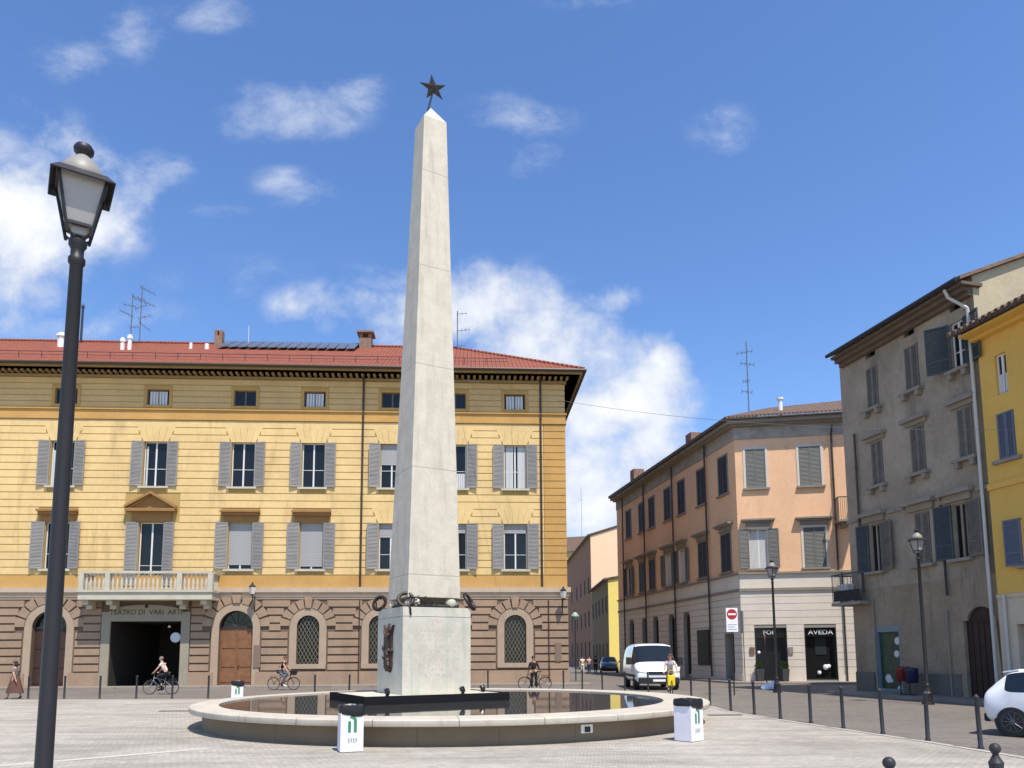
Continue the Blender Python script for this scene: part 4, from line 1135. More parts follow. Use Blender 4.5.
window(YF, yel_h, *y2, .14, shut='closed', sm=mat('slate_shutter', srgb(92, 98, 112), .6), sill_m=M_gry)
w_ = window(YF, yel_h, y3[0] + .55, y3[1] + .4, y3[2], y3[3], .14, sill_m=M_gry); shutter(YF, w_, y3[0] + .55, -1, .62, y3[2], y3[3], 8, MATS['slate_shutter'], .04)
b = MB(YF.M); zc = yz_(1005, 487); b.fb(0, YL, .001, .09, zc, zc + .22); b.build('string_course', M_yo, yel_h); b = MB(YF.M); b.fb(-.05, YL, -.2, .3, YT, YT + .12); b.fb(-.1, YL, -.2, .75, YT + .12, YT + .2); b.build('cornice', M_yo, yel_h)
b = MB(YF.M)
vs = [(-.35, -.95, YT + .2), (YL, -.95, YT + .2), (YL, 6, YT + 2.9), (-.35, 6, YT + 2.9)]; vs += [(x, y, z + .12) for x, y, z in vs]
b.add(vs, [(0, 1, 2, 3), (7, 6, 5, 4), (0, 4, 5, 1), (1, 5, 6, 2), (2, 6, 7, 3), (3, 7, 4, 0)])
k = -.3
while k < YL - .2: b.rod((k, -1.0, YT + .3), (k, -.5, YT + .5), .09, 8); k += .26
b.build('roof', MATS['old_roof_tiles'], yel_h)
dpipe(YF, yel_h, 1007, 640, .1, zwhite, .05, M_wp)

# ================================================================== houses down the side street
def simple_house(name, label, Pfar, Pnear, zt, wall_m, gable_m, roofm, depth, rise, gl=None, wins=(), ov=.5):
    d = (Vector(Pnear) - Vector(Pfar)).normalized(); F = Frame(Pfar, d); L = (Vector(Pnear) - Vector(Pfar)).length
    root = empty(name, F.pt(0, 0, 0), label, 'building')
    holes = [rect(*w) for w in wins]
    b = MB(F.M); b.panel(rect(0, L, 0, zt), holes, 0)
    for h in holes: b.reveal(h, 0, -.25)
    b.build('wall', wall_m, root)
    b = MB(F.M @ Matrix.Translation((L, 0, 0)) @ Matrix.Rotation(R(90), 4, 'Z'))
    b.prism([(.0, 0), (depth, 0), (depth, zt + rise * (1 if gl else 0)), (depth, zt + rise * (1 if gl else 0)), (0, zt)] if gl == 'shed' else [(0, 0), (depth, 0), (depth, zt), (depth / 2, zt + rise), (0, zt)], -.3, 0)
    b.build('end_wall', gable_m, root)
    b = MB(F.M)
    if gl == 'shed': vs = [(-.2, -ov, zt), (L + .2, -ov, zt), (L + .2, depth, zt + rise), (-.2, depth, zt + rise)]; 
    else: vs = [(-.2, -ov, zt - ov * rise / depth * 2), (L + .2, -ov, zt - ov * rise / depth * 2), (L + .2, depth / 2, zt + rise), (-.2, depth / 2, zt + rise)]
    vs += [(x, y, z + .2) for x, y, z in vs]
    b.add(vs, [(0, 1, 2, 3), (7, 6, 5, 4), (0, 4, 5, 1), (1, 5, 6, 2), (2, 6, 7, 3), (3, 7, 4, 0)])
    if gl != 'shed':
        vs = [(-.2, depth / 2, zt + rise), (L + .2, depth / 2, zt + rise), (L + .2, depth + ov, zt - ov * rise / depth * 2), (-.2, depth + ov, zt - ov * rise / depth * 2)]; vs += [(x, y, z + .2) for x, y, z in vs]
        b.add(vs, [(0, 1, 2, 3), (7, 6, 5, 4), (0, 4, 5, 1), (1, 5, 6, 2), (2, 6, 7, 3), (3, 7, 4, 0)])
    b.build('roof', roofm, root)
    for w in wins:
        b = MB(F.M); b.fb(w[0], w[1], -.25, -.2, w[2], w[3]); w_ = b.build('window', M_pane, root)
        b = MB(F.M); b.fb(w[0] - .12, w[0], .001, .05, w[2], w[3]); b.fb(w[1], w[1] + .12, .001, .05, w[2], w[3]); b.fb(w[0] - .2, w[1] + .2, .001, .15, w[2] - .12, w[2]); b.build('casing', M_gry, w_)
    return root, F
def pos(px, Z): 
    d = ray(px, 655); return Vector((d.x / d.y * Z, Z))
c1 = pos(609.5, 86); c0 = pos(592.5, 104)
zt = aty(609, 580, 86).z
L = (c1 - c0).length
simple_house('small_yellow_house', 'low house with sunlit lemon yellow end wall down the side street', c0, c1, zt, mat('olive_shaded_plaster', srgb(120, 98, 66), .9, .1, 1, stain=.4), mat('lemon_plaster', srgb(238, 214, 120), .9, .04, 1), MATS['old_roof_tiles'], 9, 1.6, 'shed',  # olive front: street shade mixed into the wall colour, end wall kept sunlit
             [(a, a + 1.1, z, z + 1.9) for a in (1.5, 5, 8.5, 12, 15.5) for z in (1.2, zt - 3.6)])
b1 = pos(592.5, 108); b0 = pos(567, 145); zt = aty(592, 536, 108).z; L = (b1 - b0).length
simple_house('gabled_house', 'tall house with pale apricot end wall and dim front down the side street', b0, b1, zt, mat('brown_shaded_plaster', srgb(146, 104, 76), .9, .1, 1, stain=.4), mat('apricot_plaster', srgb(245, 208, 168), .9, .04, 1), MATS['brown_roof_tiles'], 14, 4.5, 'shed',  # front darker than the apricot end: its shade is painted into the colour
             [(L - a - 1.3, L - a, z, z + 2.2) for a in (2.5, 7, 12, 18, 26) for z in (1.5, 6.0, 11.0)])
a1 = pos(612, 170); a0 = pos(558, 174); zt = aty(580, 549, 170).z
simple_house('far_house', 'distant house with greyish tiled roof closing the side street', a0, a1, zt, mat('far_cream_plaster', srgb(200, 176, 120), .9, .06, 1), MATS['far_cream_plaster'], MATS['brown_roof_tiles'], 14, 4.2, None, [(a, a + 1.2, 8, 10) for a in (1.5, 4.5, 7.5)])
far_r = [o for o in bpy.data.objects if o.name.startswith('far_house')][0]
FH = Frame(a0, (a1 - a0).normalized())
antenna(FH, far_r, 581, 487, 540, -6, [(500, 2, 2, 0)])

# ================================================================== ground
M_pz = paving_mat('plaza_paving', srgb(192, 183, 169)[:3], srgb(158, 151, 140)[:3], srgb(126, 119, 110)[:3], .11, 1.2, .62, .12, .7, srgb(130, 123, 111))
M_road = paving_mat('street_setts', srgb(134, 126, 116)[:3], srgb(106, 98, 90)[:3], srgb(80, 75, 70)[:3], .13, 1.0, .4, .4, .6, srgb(98, 92, 84))
M_side = paving_mat('sidewalk_slabs', srgb(152, 142, 130)[:3], srgb(126, 117, 106)[:3], srgb(96, 88, 80)[:3], .6, 1.8, .3, .2, .3, srgb(128, 116, 104), jw=.02)
b = MB(); b.add([(-300, -60, 0), (300, -60, 0), (300, 500, 0), (-300, 500, 0)], [(0, 1, 2, 3)])
tag(b.build('ground', M_pz), kind='structure')
def g2(px, py): p = gpt(px, py); return (p.x, p.y)
edge = [(-700, 704), (28, 699.5), (208, 699), (330, 698), (480, 694.5), (582, 690.5), (648, 694), (691, 700.5), (731, 711.5), (780.5, 719.5), (843.5, 729), (928, 741.5), (1024, 757), (1400, 822)]
pts = [g2(*p) for p in edge]
far = [(60, 13), (60, 180), (-60, 180), (-60, 46)]
b = MB(); poly = pts + far
tri = tessellate_polygon([[Vector((p[0], p[1], 0)) for p in poly]])
b.add([(p[0], p[1], .004) for p in poly], [tuple(t) for t in tri]); tag(b.build('road', M_road), kind='structure')
# pale kerb stones flush along the edge of the plaza
b = MB()
for i in range(len(pts) - 1):
    p, q = Vector(pts[i]), Vector(pts[i + 1]); d = (q - p); n_ = Vector((d.y, -d.x)).normalized() * .16
    b.add([(p.x, p.y, .009), (q.x, q.y, .009), (q.x + n_.x, q.y + n_.y, .009), (p.x + n_.x, p.y + n_.y, .009)], [(0, 1, 2, 3)])
tag(b.build('kerb_strip', mat('pale_kerb_stone', srgb(176, 168, 156), .8, .08, 2, .2, 20)), kind='structure')
# raised sidewalks
b = MB(LF.M); b.fb(UL, UR + 1.2, .0, 1.6, 0, .11); tag(b.build('sidewalk', M_side, bevel=.01), kind='structure')
b = MB(GF.M); b.fb(-.2, GU1 + 9, .0, 1.7, 0, .12); tag(b.build('sidewalk', M_side, bevel=.01), kind='structure')
p_ = [PL.pt(U_0, 1.2, 0), PL.pt(UE + 1.2, 1.2, 0), PR.pt(0.4, 2.2, 0), PR.pt(9, 2.2, 0), PR.pt(9, 0, 0), PR.pt(0, 0, 0), PL.pt(U_0, 0, 0)]
b = MB(); b.slab([(q.x, q.y) for q in p_], 0, .115); tag(b.build('sidewalk', M_side, bevel=.01), kind='structure')
# light strip of paving stones across the lower left of the square
s0, s1 = g2(-60, 772), g2(210, 749)
p, q = Vector(s0), Vector(s1); d = q - p; n_ = Vector((-d.y, d.x)).normalized() * .22
b = MB(); b.add([(p.x, p.y, .0045), (q.x, q.y, .0045), (q.x + n_.x, q.y + n_.y, .0045), (p.x + n_.x, p.y + n_.y, .0045)], [(0, 1, 2, 3)])
tag(b.build('paving_strip', mat('white_paving_stone', srgb(190, 183, 172), .8, .08, 2, .2, 20)), kind='structure')

# ================================================================== fountain
def ring_obj(name, prof, m, parent, c, n=160, smooth=True):
    b = MB(); vs = []; fs = []; k = len(prof)
    for i in range(n):
        a = 2 * PI * i / n
        for (r, z) in prof: vs.append((c[0] + (.26 if r > RI + .3 else 0) + r * math.cos(a), c[1] + r * math.sin(a), z))
    for i in range(n):
        for j in range(k): fs.append((i * k + j, ((i + 1) % n) * k + j, ((i + 1) % n) * k + (j + 1) % k, i * k + (j + 1) % k))
    b.add(vs, fs); return b.build(name, m, parent, smooth=smooth)
FC = (-1.86, 21.45); RI, RO, RW = 6.0, 6.92, 6.62; ZR = .54
def joint_mat(name, col, nj, r, phase=0):
    """pale stone cut in nj pieces round the pool"""
    m = bpy.data.materials.new(name); m.use_nodes = True
    T = NT(m.node_tree); bs = T.n['Principled BSDF']; bs.inputs['Roughness'].default_value = .7
    g = T.new('ShaderNodeNewGeometry').outputs['Position']
    v = T.vmath('SUBTRACT', g, (FC[0], FC[1], 0)); sp = T.new('ShaderNodeSeparateXYZ'); T.l.new(v, sp.inputs[0])
    a = T.math('ARCTAN2', sp.outputs[1], sp.outputs[0])
    f = T.math('FRACT', T.math('ADD', T.math('MULTIPLY', a, nj / (2 * PI)), 50 + phase))
    d = T.math('MINIMUM', f, T.math('SUBTRACT', 1, f))
    j = T.smooth(d, .003, .009, 1, 0)
    nn = T.noise(g, 1.2, 6, .65); n2 = T.noise(T.vmath('MULTIPLY', g, (3, 3, .5)), 1.5, 6, .6)
    c = T.mix(T.smooth(nn, .3, .7), tuple(x * .86 for x in col[:3]) + (1,), (*col[:3], 1))
    c = T.mix(T.math('MULTIPLY', T.smooth(n2, .52, .75), .3), c, srgb(120, 108, 90))
    c = T.mix(T.math('MULTIPLY', j, .7), c, srgb(90, 82, 70))
    T.l.new(c, bs.inputs['Base Color'])
    bn = T.new('ShaderNodeBump'); bn.inputs['Strength'].default_value = .3; bn.inputs['Distance'].default_value = .01
    T.l.new(T.math('SUBTRACT', T.noise(g, 25, 4), j), bn.inputs['Height']); T.l.new(bn.outputs[0], bs.inputs['Normal'])
    MATS[name] = m; return m
foun = empty('fountain', (FC[0], FC[1], 0), 'round low stone fountain basin with overhanging rim around the obelisk', 'fountain')
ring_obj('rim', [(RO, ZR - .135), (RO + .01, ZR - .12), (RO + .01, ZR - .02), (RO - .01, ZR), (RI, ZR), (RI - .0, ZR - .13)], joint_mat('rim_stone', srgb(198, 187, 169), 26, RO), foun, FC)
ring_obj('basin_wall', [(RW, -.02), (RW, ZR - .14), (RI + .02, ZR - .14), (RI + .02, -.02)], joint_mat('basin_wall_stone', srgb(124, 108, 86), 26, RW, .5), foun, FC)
b = MB(); b.slab([(FC[0] + (RI + .05) * math.cos(2 * PI * i / 96), FC[1] + (RI + .05) * math.sin(2 * PI * i / 96)) for i in range(96)], .02, .2)
b.build('basin_floor', mat('black_basin_floor', (.012, .012, .014), .4), foun)
# small plate with a dark socket on the basin wall
pp_ = gpt(604, 744.5); a_ = math.atan2(pp_.y - FC[1], pp_.x - FC[0] - .26)
Mx = Matrix.Translation((FC[0] + .26, FC[1], 0)) @ Matrix.Rotation(a_ + R(90), 4, 'Z')
b = MB(Mx); b.fb(-.14, .14, RW + .0, RW + .02, .17, .34); pl_ = b.build('plate', M_white, foun)
b = MB(Mx); b.fb(-.055, .065, RW + .02, RW + .05, .19, .30); b.build('socket', M_black, pl_)
# water
wm = bpy.data.materials.new('still_water'); wm.use_nodes = True
T = NT(wm.node_tree); bs = T.n['Principled BSDF']; bs.inputs['Base Color'].default_value = (.055, .053, .05, 1); bs.inputs['Roughness'].default_value = .03; bs.inputs['IOR'].default_value = 1.5; bs.inputs['Specular IOR Level'].default_value = .8
g = T.new('ShaderNodeNewGeometry').outputs['Position']; bn = T.new('ShaderNodeBump'); bn.inputs['Strength'].default_value = .05; bn.inputs['Distance'].default_value = .01
T.l.new(T.noise(T.vmath('MULTIPLY', g, (1, 2.5, 1)), 2.2, 3), bn.inputs['Height']); T.l.new(bn.outputs[0], bs.inputs['Normal'])
b = MB(); n = 96; b.add([(FC[0] + (RI - .002) * math.cos(2 * PI * i / n), FC[1] + (RI - .002) * math.sin(2 * PI * i / n), ZR - .035) for i in range(n)], [tuple(range(n))])
tag(b.build('water', wm), kind='structure')

# ================================================================== obelisk
OR = 29
K = aty(399.5, 692, 20.55)
OC = Vector((-2.57, 21.75)) 
M_ob = bpy.data.materials.new('obelisk_marble'); M_ob.use_nodes = True
def stone_blocks(m, c1, c2, jh, stain_c, st=.3, bandz=0.0, vj=True):
    T = NT(m.node_tree); bs = T.n['Principled BSDF']; bs.inputs['Roughness'].default_value = .75
    g = T.new('ShaderNodeNewGeometry').outputs['Position']; sp = T.new('ShaderNodeSeparateXYZ'); T.l.new(g, sp.inputs[0])
    f = T.math('FRACT', T.math('DIVIDE', T.math('SUBTRACT', sp.outputs[2], bandz), jh)); d = T.math('MINIMUM', f, T.math('SUBTRACT', 1, f))
    j = T.smooth(d, .008 / jh, .03 / jh, 1, 0)
    fine = T.noise(g, 16, 6, .75); mid = T.noise(g, 2.2, 6, .6); st_ = T.noise(T.vmath('MULTIPLY', g, (3.0, 3.0, .35)), 1.4, 7, .65, .3)
    c = T.mix(T.smooth(T.math('ADD', T.math('MULTIPLY', fine, .45), T.math('MULTIPLY', mid, .55)), .35, .66), c1, c2)
    c = T.mix(T.math('MULTIPLY', T.smooth(st_, .48, .75), st), c, stain_c)
    c = T.mix(T.math('MULTIPLY', j, .4), c, srgb(140, 132, 118))
    T.l.new(c, bs.inputs['Base Color'])
    bn = T.new('ShaderNodeBump'); bn.inputs['Strength'].default_value = .35; bn.inputs['Distance'].default_value = .01
    T.l.new(T.math('SUBTRACT', fine, j), bn.inputs['Height']); T.l.new(bn.outputs[0], bs.inputs['Normal'])
stone_blocks(M_ob, srgb(190, 179, 160), srgb(207, 197, 178), 3.1, srgb(160, 152, 138), .55, .9)
M_ped = bpy.data.materials.new('pedestal_marble'); M_ped.use_nodes = True
stone_blocks(M_ped, srgb(188, 181, 163), srgb(207, 200, 183), 30, srgb(156, 168, 150), .6, -5)
OM = Matrix.Translation((OC.x, OC.y, 0)) @ Matrix.Rotation(R(OR), 4, 'Z')
def oy(px, py, hw=1.0): return aty(px, py, OC.y - hw * .92)
# heights read where the near corner / front face stands
ZP0 = .66; ZPT = oy(430, 607.5).z; ZSB = oy(430, 597, .95).z; ZSH = aty(432, 119, OC.y - .3).z; ZTIP = aty(431.5, 107.5, OC.y).z
print('obelisk', K, ZPT, ZSB, ZSH, ZTIP)
HWB, HWT, HP = .80, .375, 1.02
PX, PYC = FC
mon = empty('obelisk', (OC.x, OC.y, 0), 'tall white marble obelisk topped by a bronze star in the pool', 'monument')
def sq(h): return [(-h, -h), (h, -h), (h, h), (-h, h)]
b = MB(OM); b.box(-1.75, 1.75, -1.5, 1.5, .25, .60)
X0, X1, Y0, Y1 = -2.25, 1.95, -1.6, 1.6
b.box(X0, X1, Y0, Y0 + .06, .25, .725); b.box(X0, X1, Y1 - .06, Y1, .25, .725); b.box(X0, X0 + .06, Y0 + .06, Y1 - .06, .25, .725); b.box(X1 - .06, X1, Y0 + .06, Y1 - .06, .25, .725)
b.build('base_frame', mat('black_steel', (.010, .010, .011), .7, spec=.15), mon)
b = MB(OM); b.box(X0 + .1, X1 - .1, Y0 + .1, Y1 - .1, .601, .705); b.build('base_slab', M_ped, mon)
b = MB(OM); b.box(-HP, HP, -HP, HP, .706, ZPT - .27); b.box(-HP + .012, HP - .012, -HP + .012, HP - .012, ZPT - .27, ZPT - .26); b.box(-HP, HP, -HP, HP, ZPT - .255, ZPT)
# sunk field framed at the front
ped = b.build('pedestal', M_ped, mon, bevel=.012)
b = MB(OM); b.box(-.62, .62, -.62, .62, ZPT, ZSB + .002); b.build('neck', mat('dark_neck_stone', srgb(96, 86, 70), .85, .2, 2), mon)
b = MB(OM)
b.add([(x, y, ZSB) for x, y in sq(HWB)] + [(x + .09, y - .03, ZSH) for x, y in sq(HWT)] + [(.09, -.03, ZTIP)],
      [(3, 2, 1, 0), (0, 1, 5, 4), (1, 2, 6, 5), (2, 3, 7, 6), (3, 0, 4, 7), (4, 5, 8), (5, 6, 8), (6, 7, 8), (7, 4, 8)])
b.build('shaft', M_ob, mon, bevel=.012)
for sx in (-1, 1):
    for sy in (-1, 1):
        b = MB(OM); b.ball((sx * .55, sy * .66, ZPT + .155), .17, 16, .95, M=None); b.ball((sx * .55 + .16 * sx, sy * .62, ZPT + .12), .12, 10)
        b.build('corner_ball', M_ped, mon, smooth=True)
b = MB(OM); rr = random.Random(12)
for (x0, y0, x1, y1) in ((-.74, -.74, .74, -.74), (-.74, -.74, -.74, .74), (.74, -.74, .74, .74), (-.74, .74, .74, .74)):
    n = 26; b.rod((x0, y0, ZPT + .06), (x1, y1, ZPT + .06), .05, 6)
    for i in range(n):
        t = i / n; c = (x0 + (x1 - x0) * t + (rr.random() - .5) * .06, y0 + (y1 - y0) * t + (rr.random() - .5) * .06, ZPT + .05 + rr.random() * .05)
        b.rod(c, (c[0] + (rr.random() - .5) * .2, c[1] + (rr.random() - .5) * .2, c[2] + rr.random() * .07), .02, 4, .004)
b.build('garland', mat('dark_bronze', srgb(48, 42, 38), .5, .3, 8, metal=.4), mon)
# wreaths of dark bronze leaves
M_brz = mat('dark_bronze', srgb(48, 42, 38), .5, .3, 8, metal=.4)
def wreath(x, y, z, Rr, r, tilt, turn, squash=1.0):
    Mx = OM @ Matrix.Translation((x, y, z)) @ Matrix.Rotation(R(turn), 4, 'Z') @ Matrix.Rotation(R(tilt), 4, 'X') @ Matrix.Diagonal((squash, 1, 1, 1))
    b = MB(Mx); b.torus((0, 0, 0), Rr, r, n=26, m=6)
    rnd = random.Random(int(x * 100) + 3)
    for i in range(60):
        a = rnd.random() * 2 * PI; q = Rr + (rnd.random() - .5) * r * 1.2; zz = (rnd.random() - .5) * r * 1.6
        c = Vector((q * math.cos(a), q * math.sin(a), zz)); t = Vector((-math.sin(a + .5), math.cos(a + .5), (rnd.random() - .5))).normalized() * .11; s_ = Vector((math.cos(a), math.sin(a), .4)) * .03
        b.add([tuple(c), tuple(c + t * .5 + s_), tuple(c + t), tuple(c + t * .5 - s_)], [(0, 1, 2, 3)])
    return b.build('wreath', M_brz, mon)
w1_ = wreath(-.86, -.80, ZPT + .22, .20, .05, 66, -20)
wreath(-1.02, .92, ZPT + .21, .22, .055, 62, -45, .85)
wreath(1.06, -.86, ZPT + .20, .25, .055, 58, 48, .85)
b = MB(OM)
rr = random.Random(5)
for i in range(16):
    x = -.72 + rr.random() * .45; y = -1.0 + rr.random() * .2; z = ZPT + .02 + rr.random() * .25
    b.rod((x, y, z), (x + (rr.random() - .3) * .3, y + (rr.random() - .5) * .2, z + rr.random() * .12), .022, 5, .008)
b.path([(-.86, -1.0, ZPT + .05), (-.82, -1.035, ZPT - .02), (-.80, -1.04, ZPT - .22)], .03, 6)
b.build('bronze_branch', M_brz, mon)
# relief on the left face: upright bronze trophy with spikes above and points below
zb1_ = aty(386, 627, OC.y).z; zb0_ = aty(386, 672, OC.y).z
LM = OM @ Matrix.Rotation(R(-90), 4, 'Z')          # frame looking at the left face
H = zb1_ - zb0_
b = MB(LM)
prof_ = [(-.28, .10), (-.12, .02), (.0, .10), (.14, 0), (.27, .12), (.27, .42), (.36, .46), (.27, .52), (.26, .80), (.40, 1.02), (.22, .92), (.16, .86), (.10, .93), (.05, 1.06), (-.03, .95), (-.12, .88), (-.34, 1.04), (-.26, .82), (-.27, .55), (-.38, .48), (-.27, .40)]
b.prism([(x, zb0_ + y * H) for x, y in prof_], HP + .001, HP + .07)
b.prism([(x * .6, zb0_ + (y * .8 + .1) * H) for x, y in prof_], HP + .07, HP + .12)
rr = random.Random(9)
for i in range(26):
    x = (rr.random() - .5) * .42; z = zb0_ + (.12 + rr.random() * .7) * H
    b.ball((x, -(HP + .10), z), .03 + rr.random() * .05, 7)
b.build('bronze_relief', mat('relief_bronze', srgb(78, 64, 58), .5, .3, 7, metal=.5), mon)
# worn engraved lines on the front face (too worn to read): rows of short strokes
b = MB(OM); rr = random.Random(4)
rows = [(.93, .2), (.80, .62), (.73, .70), (.66, .74), (.59, .66), (.52, .72), (.46, .22), (.40, .70), (.34, .62), (.28, .70), (.20, .5)]
HH = ZPT - .3 - .75
for (t, wd) in rows:
    x = -wd
    while x < wd:
        l = .02 + rr.random() * .035; z = .78 + t * HH
        if rr.random() > .15:
            k = rr.random()
            if k < .6: b.box(x, x + .014, -HP - .004, -HP - .001, z, z + .075)
            if k > .35: b.box(x + .015, x + l, -HP - .004, -HP - .001, z + (.06 if k > .6 else 0), z + (.074 if k > .6 else .014))
        x += l + .035
b.build('worn_inscription', mat('worn_red_letters', srgb(196, 168, 150), .8), mon)
# star
SCn = aty(433.2, 88, OC.y); sr = 0.46
MS = Matrix.Translation(SCn) @ Matrix.Rotation(R(20), 4, 'Z') @ Matrix.Rotation(R(90), 4, 'X') @ Matrix.Rotation(R(8), 4, 'Z')
b = MB(MS); pts_ = []
for i in range(10):
    a = PI / 2 + i * PI / 5; q = sr if i % 2 == 0 else sr * .40; pts_.append((q * math.cos(a), q * math.sin(a), 0))
b.add(pts_ + [(0, 0, .12), (0, 0, -.12)], [(i, (i + 1) % 10, 10) for i in range(10)] + [((i + 1) % 10, i, 11) for i in range(10)])
st = b.build('star', mat('star_bronze', srgb(66, 62, 54), .4, .2, 6, metal=.6), mon)
b = MB(); b.rod((OC.x, OC.y, ZTIP - .1), (SCn.x, SCn.y, SCn.z - .1), .03, 6); b.build('star_stem', M_iron, st)
# low spotlights standing on the frame of the base
sp0 = empty('spotlight', (0, 0, 0), 'small black spotlight on the near left corner of the obelisk base', 'spotlight', 'spotlights on the base of the obelisk', local=True)
b = MB(); b.lathe([(.06, 0), (.06, .02), (.02, .03), (.02, .06)], 10); b.build('foot', M_black, sp0)
b = MB(Matrix.Translation((0, 0, .10)) @ Matrix.Rotation(R(-35), 4, 'X')); b.lathe([(.055, -.06), (.075, .0), (.075, .09), (.06, .09)], 10); b.build('lamp_head', M_black, sp0)
for i, (x, y, l) in enumerate(((-1.55, -1.35, None), (.62, -1.35, 'small black spotlight in front of the middle of the obelisk pedestal'), (1.62, -.6, 'small black spotlight on the base right of the obelisk pedestal'))):
    p = OM @ Vector((x, y, .705))
    if i == 0: sp0.location = p; sp0.rotation_euler = (0, 0, R(OR))
    else: copy_tree(sp0, None, p, R(OR + 10 * i), l)

# ================================================================== street lamps
def make_lamp():
    root = empty('street_lamp', (0, 0, 0), 'black lantern street lamp standing close in the left foreground', 'street lamp', 'lantern street lamps on the square', local=True)
    b = MB()
    b.lathe([(.19, 0), (.19, .06), (.16, .08), (.14, .35), (.15, .38), (.11, .43), (.085, .62), (.095, .65), (.07, .69), (.062, .72), (.056, 3.0), (.048, 4.88), (.062, 4.90), (.062, 4.94), (.048, 4.96), (.048, 5.02), (.066, 5.05), (.066, 5.09), (.045, 5.11)], 20)
    b.build('pole', M_post, root, smooth=True)
    zb, zt = 5.20, 5.60; hb, ht = .082, .172
    b = MB()
    for a in range(4):
        an = PI / 4 + a * PI / 2; c, s_ = math.cos(an) * math.sqrt(2), math.sin(an) * math.sqrt(2)
        b.rod((hb * c, hb * s_, zb - .08), (ht * c, ht * s_, zt), .013, 6)
        b.path([(.02 * c, .02 * s_, 5.08), (.055 * c, .055 * s_, 5.12), (hb * c, hb * s_, zb - .05)], .011, 6)
    b.rod((0, 0, 5.10), (0, 0, 5.2), .03, 10)
    for z, h in ((zb, hb + .006), (zt - .005, ht)):
        for s_ in (-1, 1): b.box(-h, h, s_ * h - .012, s_ * h + .012, z - .012, z + .012); b.box(s_ * h - .012, s_ * h + .012, -h + .012, h - .012, z - .012, z + .012)
    # flared brim
    q = [(.222, zt - .055), (.227, zt - .045), (.165, zt + .03), (.16, zt + .02)]
    vs = []; fs = []
    for k in range(4):
        c, s_ = [(1, 1), (-1, 1), (-1, -1), (1, -1)][k]
        for r_, z in q: vs.append((r_ * c, r_ * s_, z))
    for k in range(4):
        for j in range(4): fs.append((k * 4 + j, ((k + 1) % 4) * 4 + j, ((k + 1) % 4) * 4 + (j + 1) % 4, k * 4 + (j + 1) % 4))
    b.add(vs, fs)
    fr = b.build('lantern_frame', M_post, root)
    b = MB(); h = .008
    b.add([(-hb, -hb, zb), (hb, -hb, zb), (hb, hb, zb), (-hb, hb, zb), (-ht + h, -ht + h, zt - .01), (ht - h, -ht + h, zt - .01), (ht - h, ht - h, zt - .01), (-ht + h, ht - h, zt - .01)],
          [(3, 2, 1, 0), (4, 5, 6, 7), (0, 1, 5, 4), (1, 2, 6, 5), (2, 3, 7, 6), (3, 0, 4, 7)])
    b.box(-.055, .055, -.055, .055, zb - .07, zb - .004)
    b.build('glass', mat('frosted_lamp_glass', srgb(158, 153, 150), .35, .04, 6), fr)
    b = MB(); b.lathe([(.165, zt + .02), (.17, zt + .05), (.15, zt + .11), (.11, zt + .17), (.06, zt + .215), (.05, zt + .23)], 20); b.build('dome', mat('lamp_dome_paint', srgb(142, 137, 130), .5), fr, smooth=True)
    b = MB(); b.lathe([(.045, zt + .23), (.05, zt + .25), (.072, zt + .27), (.076, zt + .30), (.06, zt + .33), (.03, zt + .335)], 16); b.build('cap', M_post, fr, smooth=True)
    return root
lamp = make_lamp(); lamp.scale = (1.04, 1.04, 1.025)
# near lamp: base found from the pole's line, size from its lantern
LZ = 5.93
pb = aty(63, 470, LZ); lamp.location = (pb.x, LZ, 0); lamp.rotation_euler = (0, 0, R(-56))
print('lamp x', pb.x, 'top', aty(82, 145, LZ).z, 'brim w', (aty(116, 170, LZ) - aty(46, 170, LZ)).length)
def placelamp(px, pyt, label, rz, Z=None):
    H = 6.0
    # distance at which a 6 m lamp reaches the measured top
    lo, hi = 5, 80
    for _ in range(40):
        mid = (lo + hi) / 2
        if aty(px, pyt, mid).z < H: lo = mid
        else: hi = mid
    p = aty(px, pyt, lo); copy_tree(lamp, None, (p.x, p.y, 0), R(rz), label); print('lamp', label, p)
placelamp(771.5, 562, 'black lantern street lamp in front of the salmon corner building', 30)
placelamp(916.5, 532, 'black lantern street lamp in front of the grey townhouse', 20)

# ================================================================== bollards
def make_bollard():
    b = MB(); b.lathe([(.055, 0), (.055, .03), (.042, .05), (.040, .9), (.05, .92), (.05, .95), (.036, .965), (.0, 1.0)], 12)
    return b.build('bollard', M_iron, None, smooth=True)
bol = make_bollard(); used = [False]
def put_bollard(px, py, label):
    p = gpt(px, py)
    o = bol if not used[0] else bol.copy()
    if used[0]: COL.objects.link(o)
    used[0] = True
    o.location = (p.x, p.y, 0); tag(o, label, 'bollard', 'slim dark bollards round the square'); o.rotation_euler = (R(random.uniform(-1, 1)), R(random.uniform(-1, 1)), 0)
right = [(731, 711, 'leftmost slim bollard right of the right-hand bin'), (754.5, 714.5, 'slim bollard second from the right-hand bin'), (780.5, 719, 'slim bollard standing before the lamp of the salmon building'),
         (811, 723, 'slim bollard in front of the second black shop front'), (843.5, 728.5, 'slim bollard in front of the joint of salmon and grey buildings'), (883, 734, 'slim bollard in front of the shop window of the grey townhouse'),
         (928, 741, 'slim bollard just right of the lamp by the grey townhouse'), (981, 749, 'nearest slim bollard, beside the rear wheel of the white car')]
for p in right: put_bollard(*p)
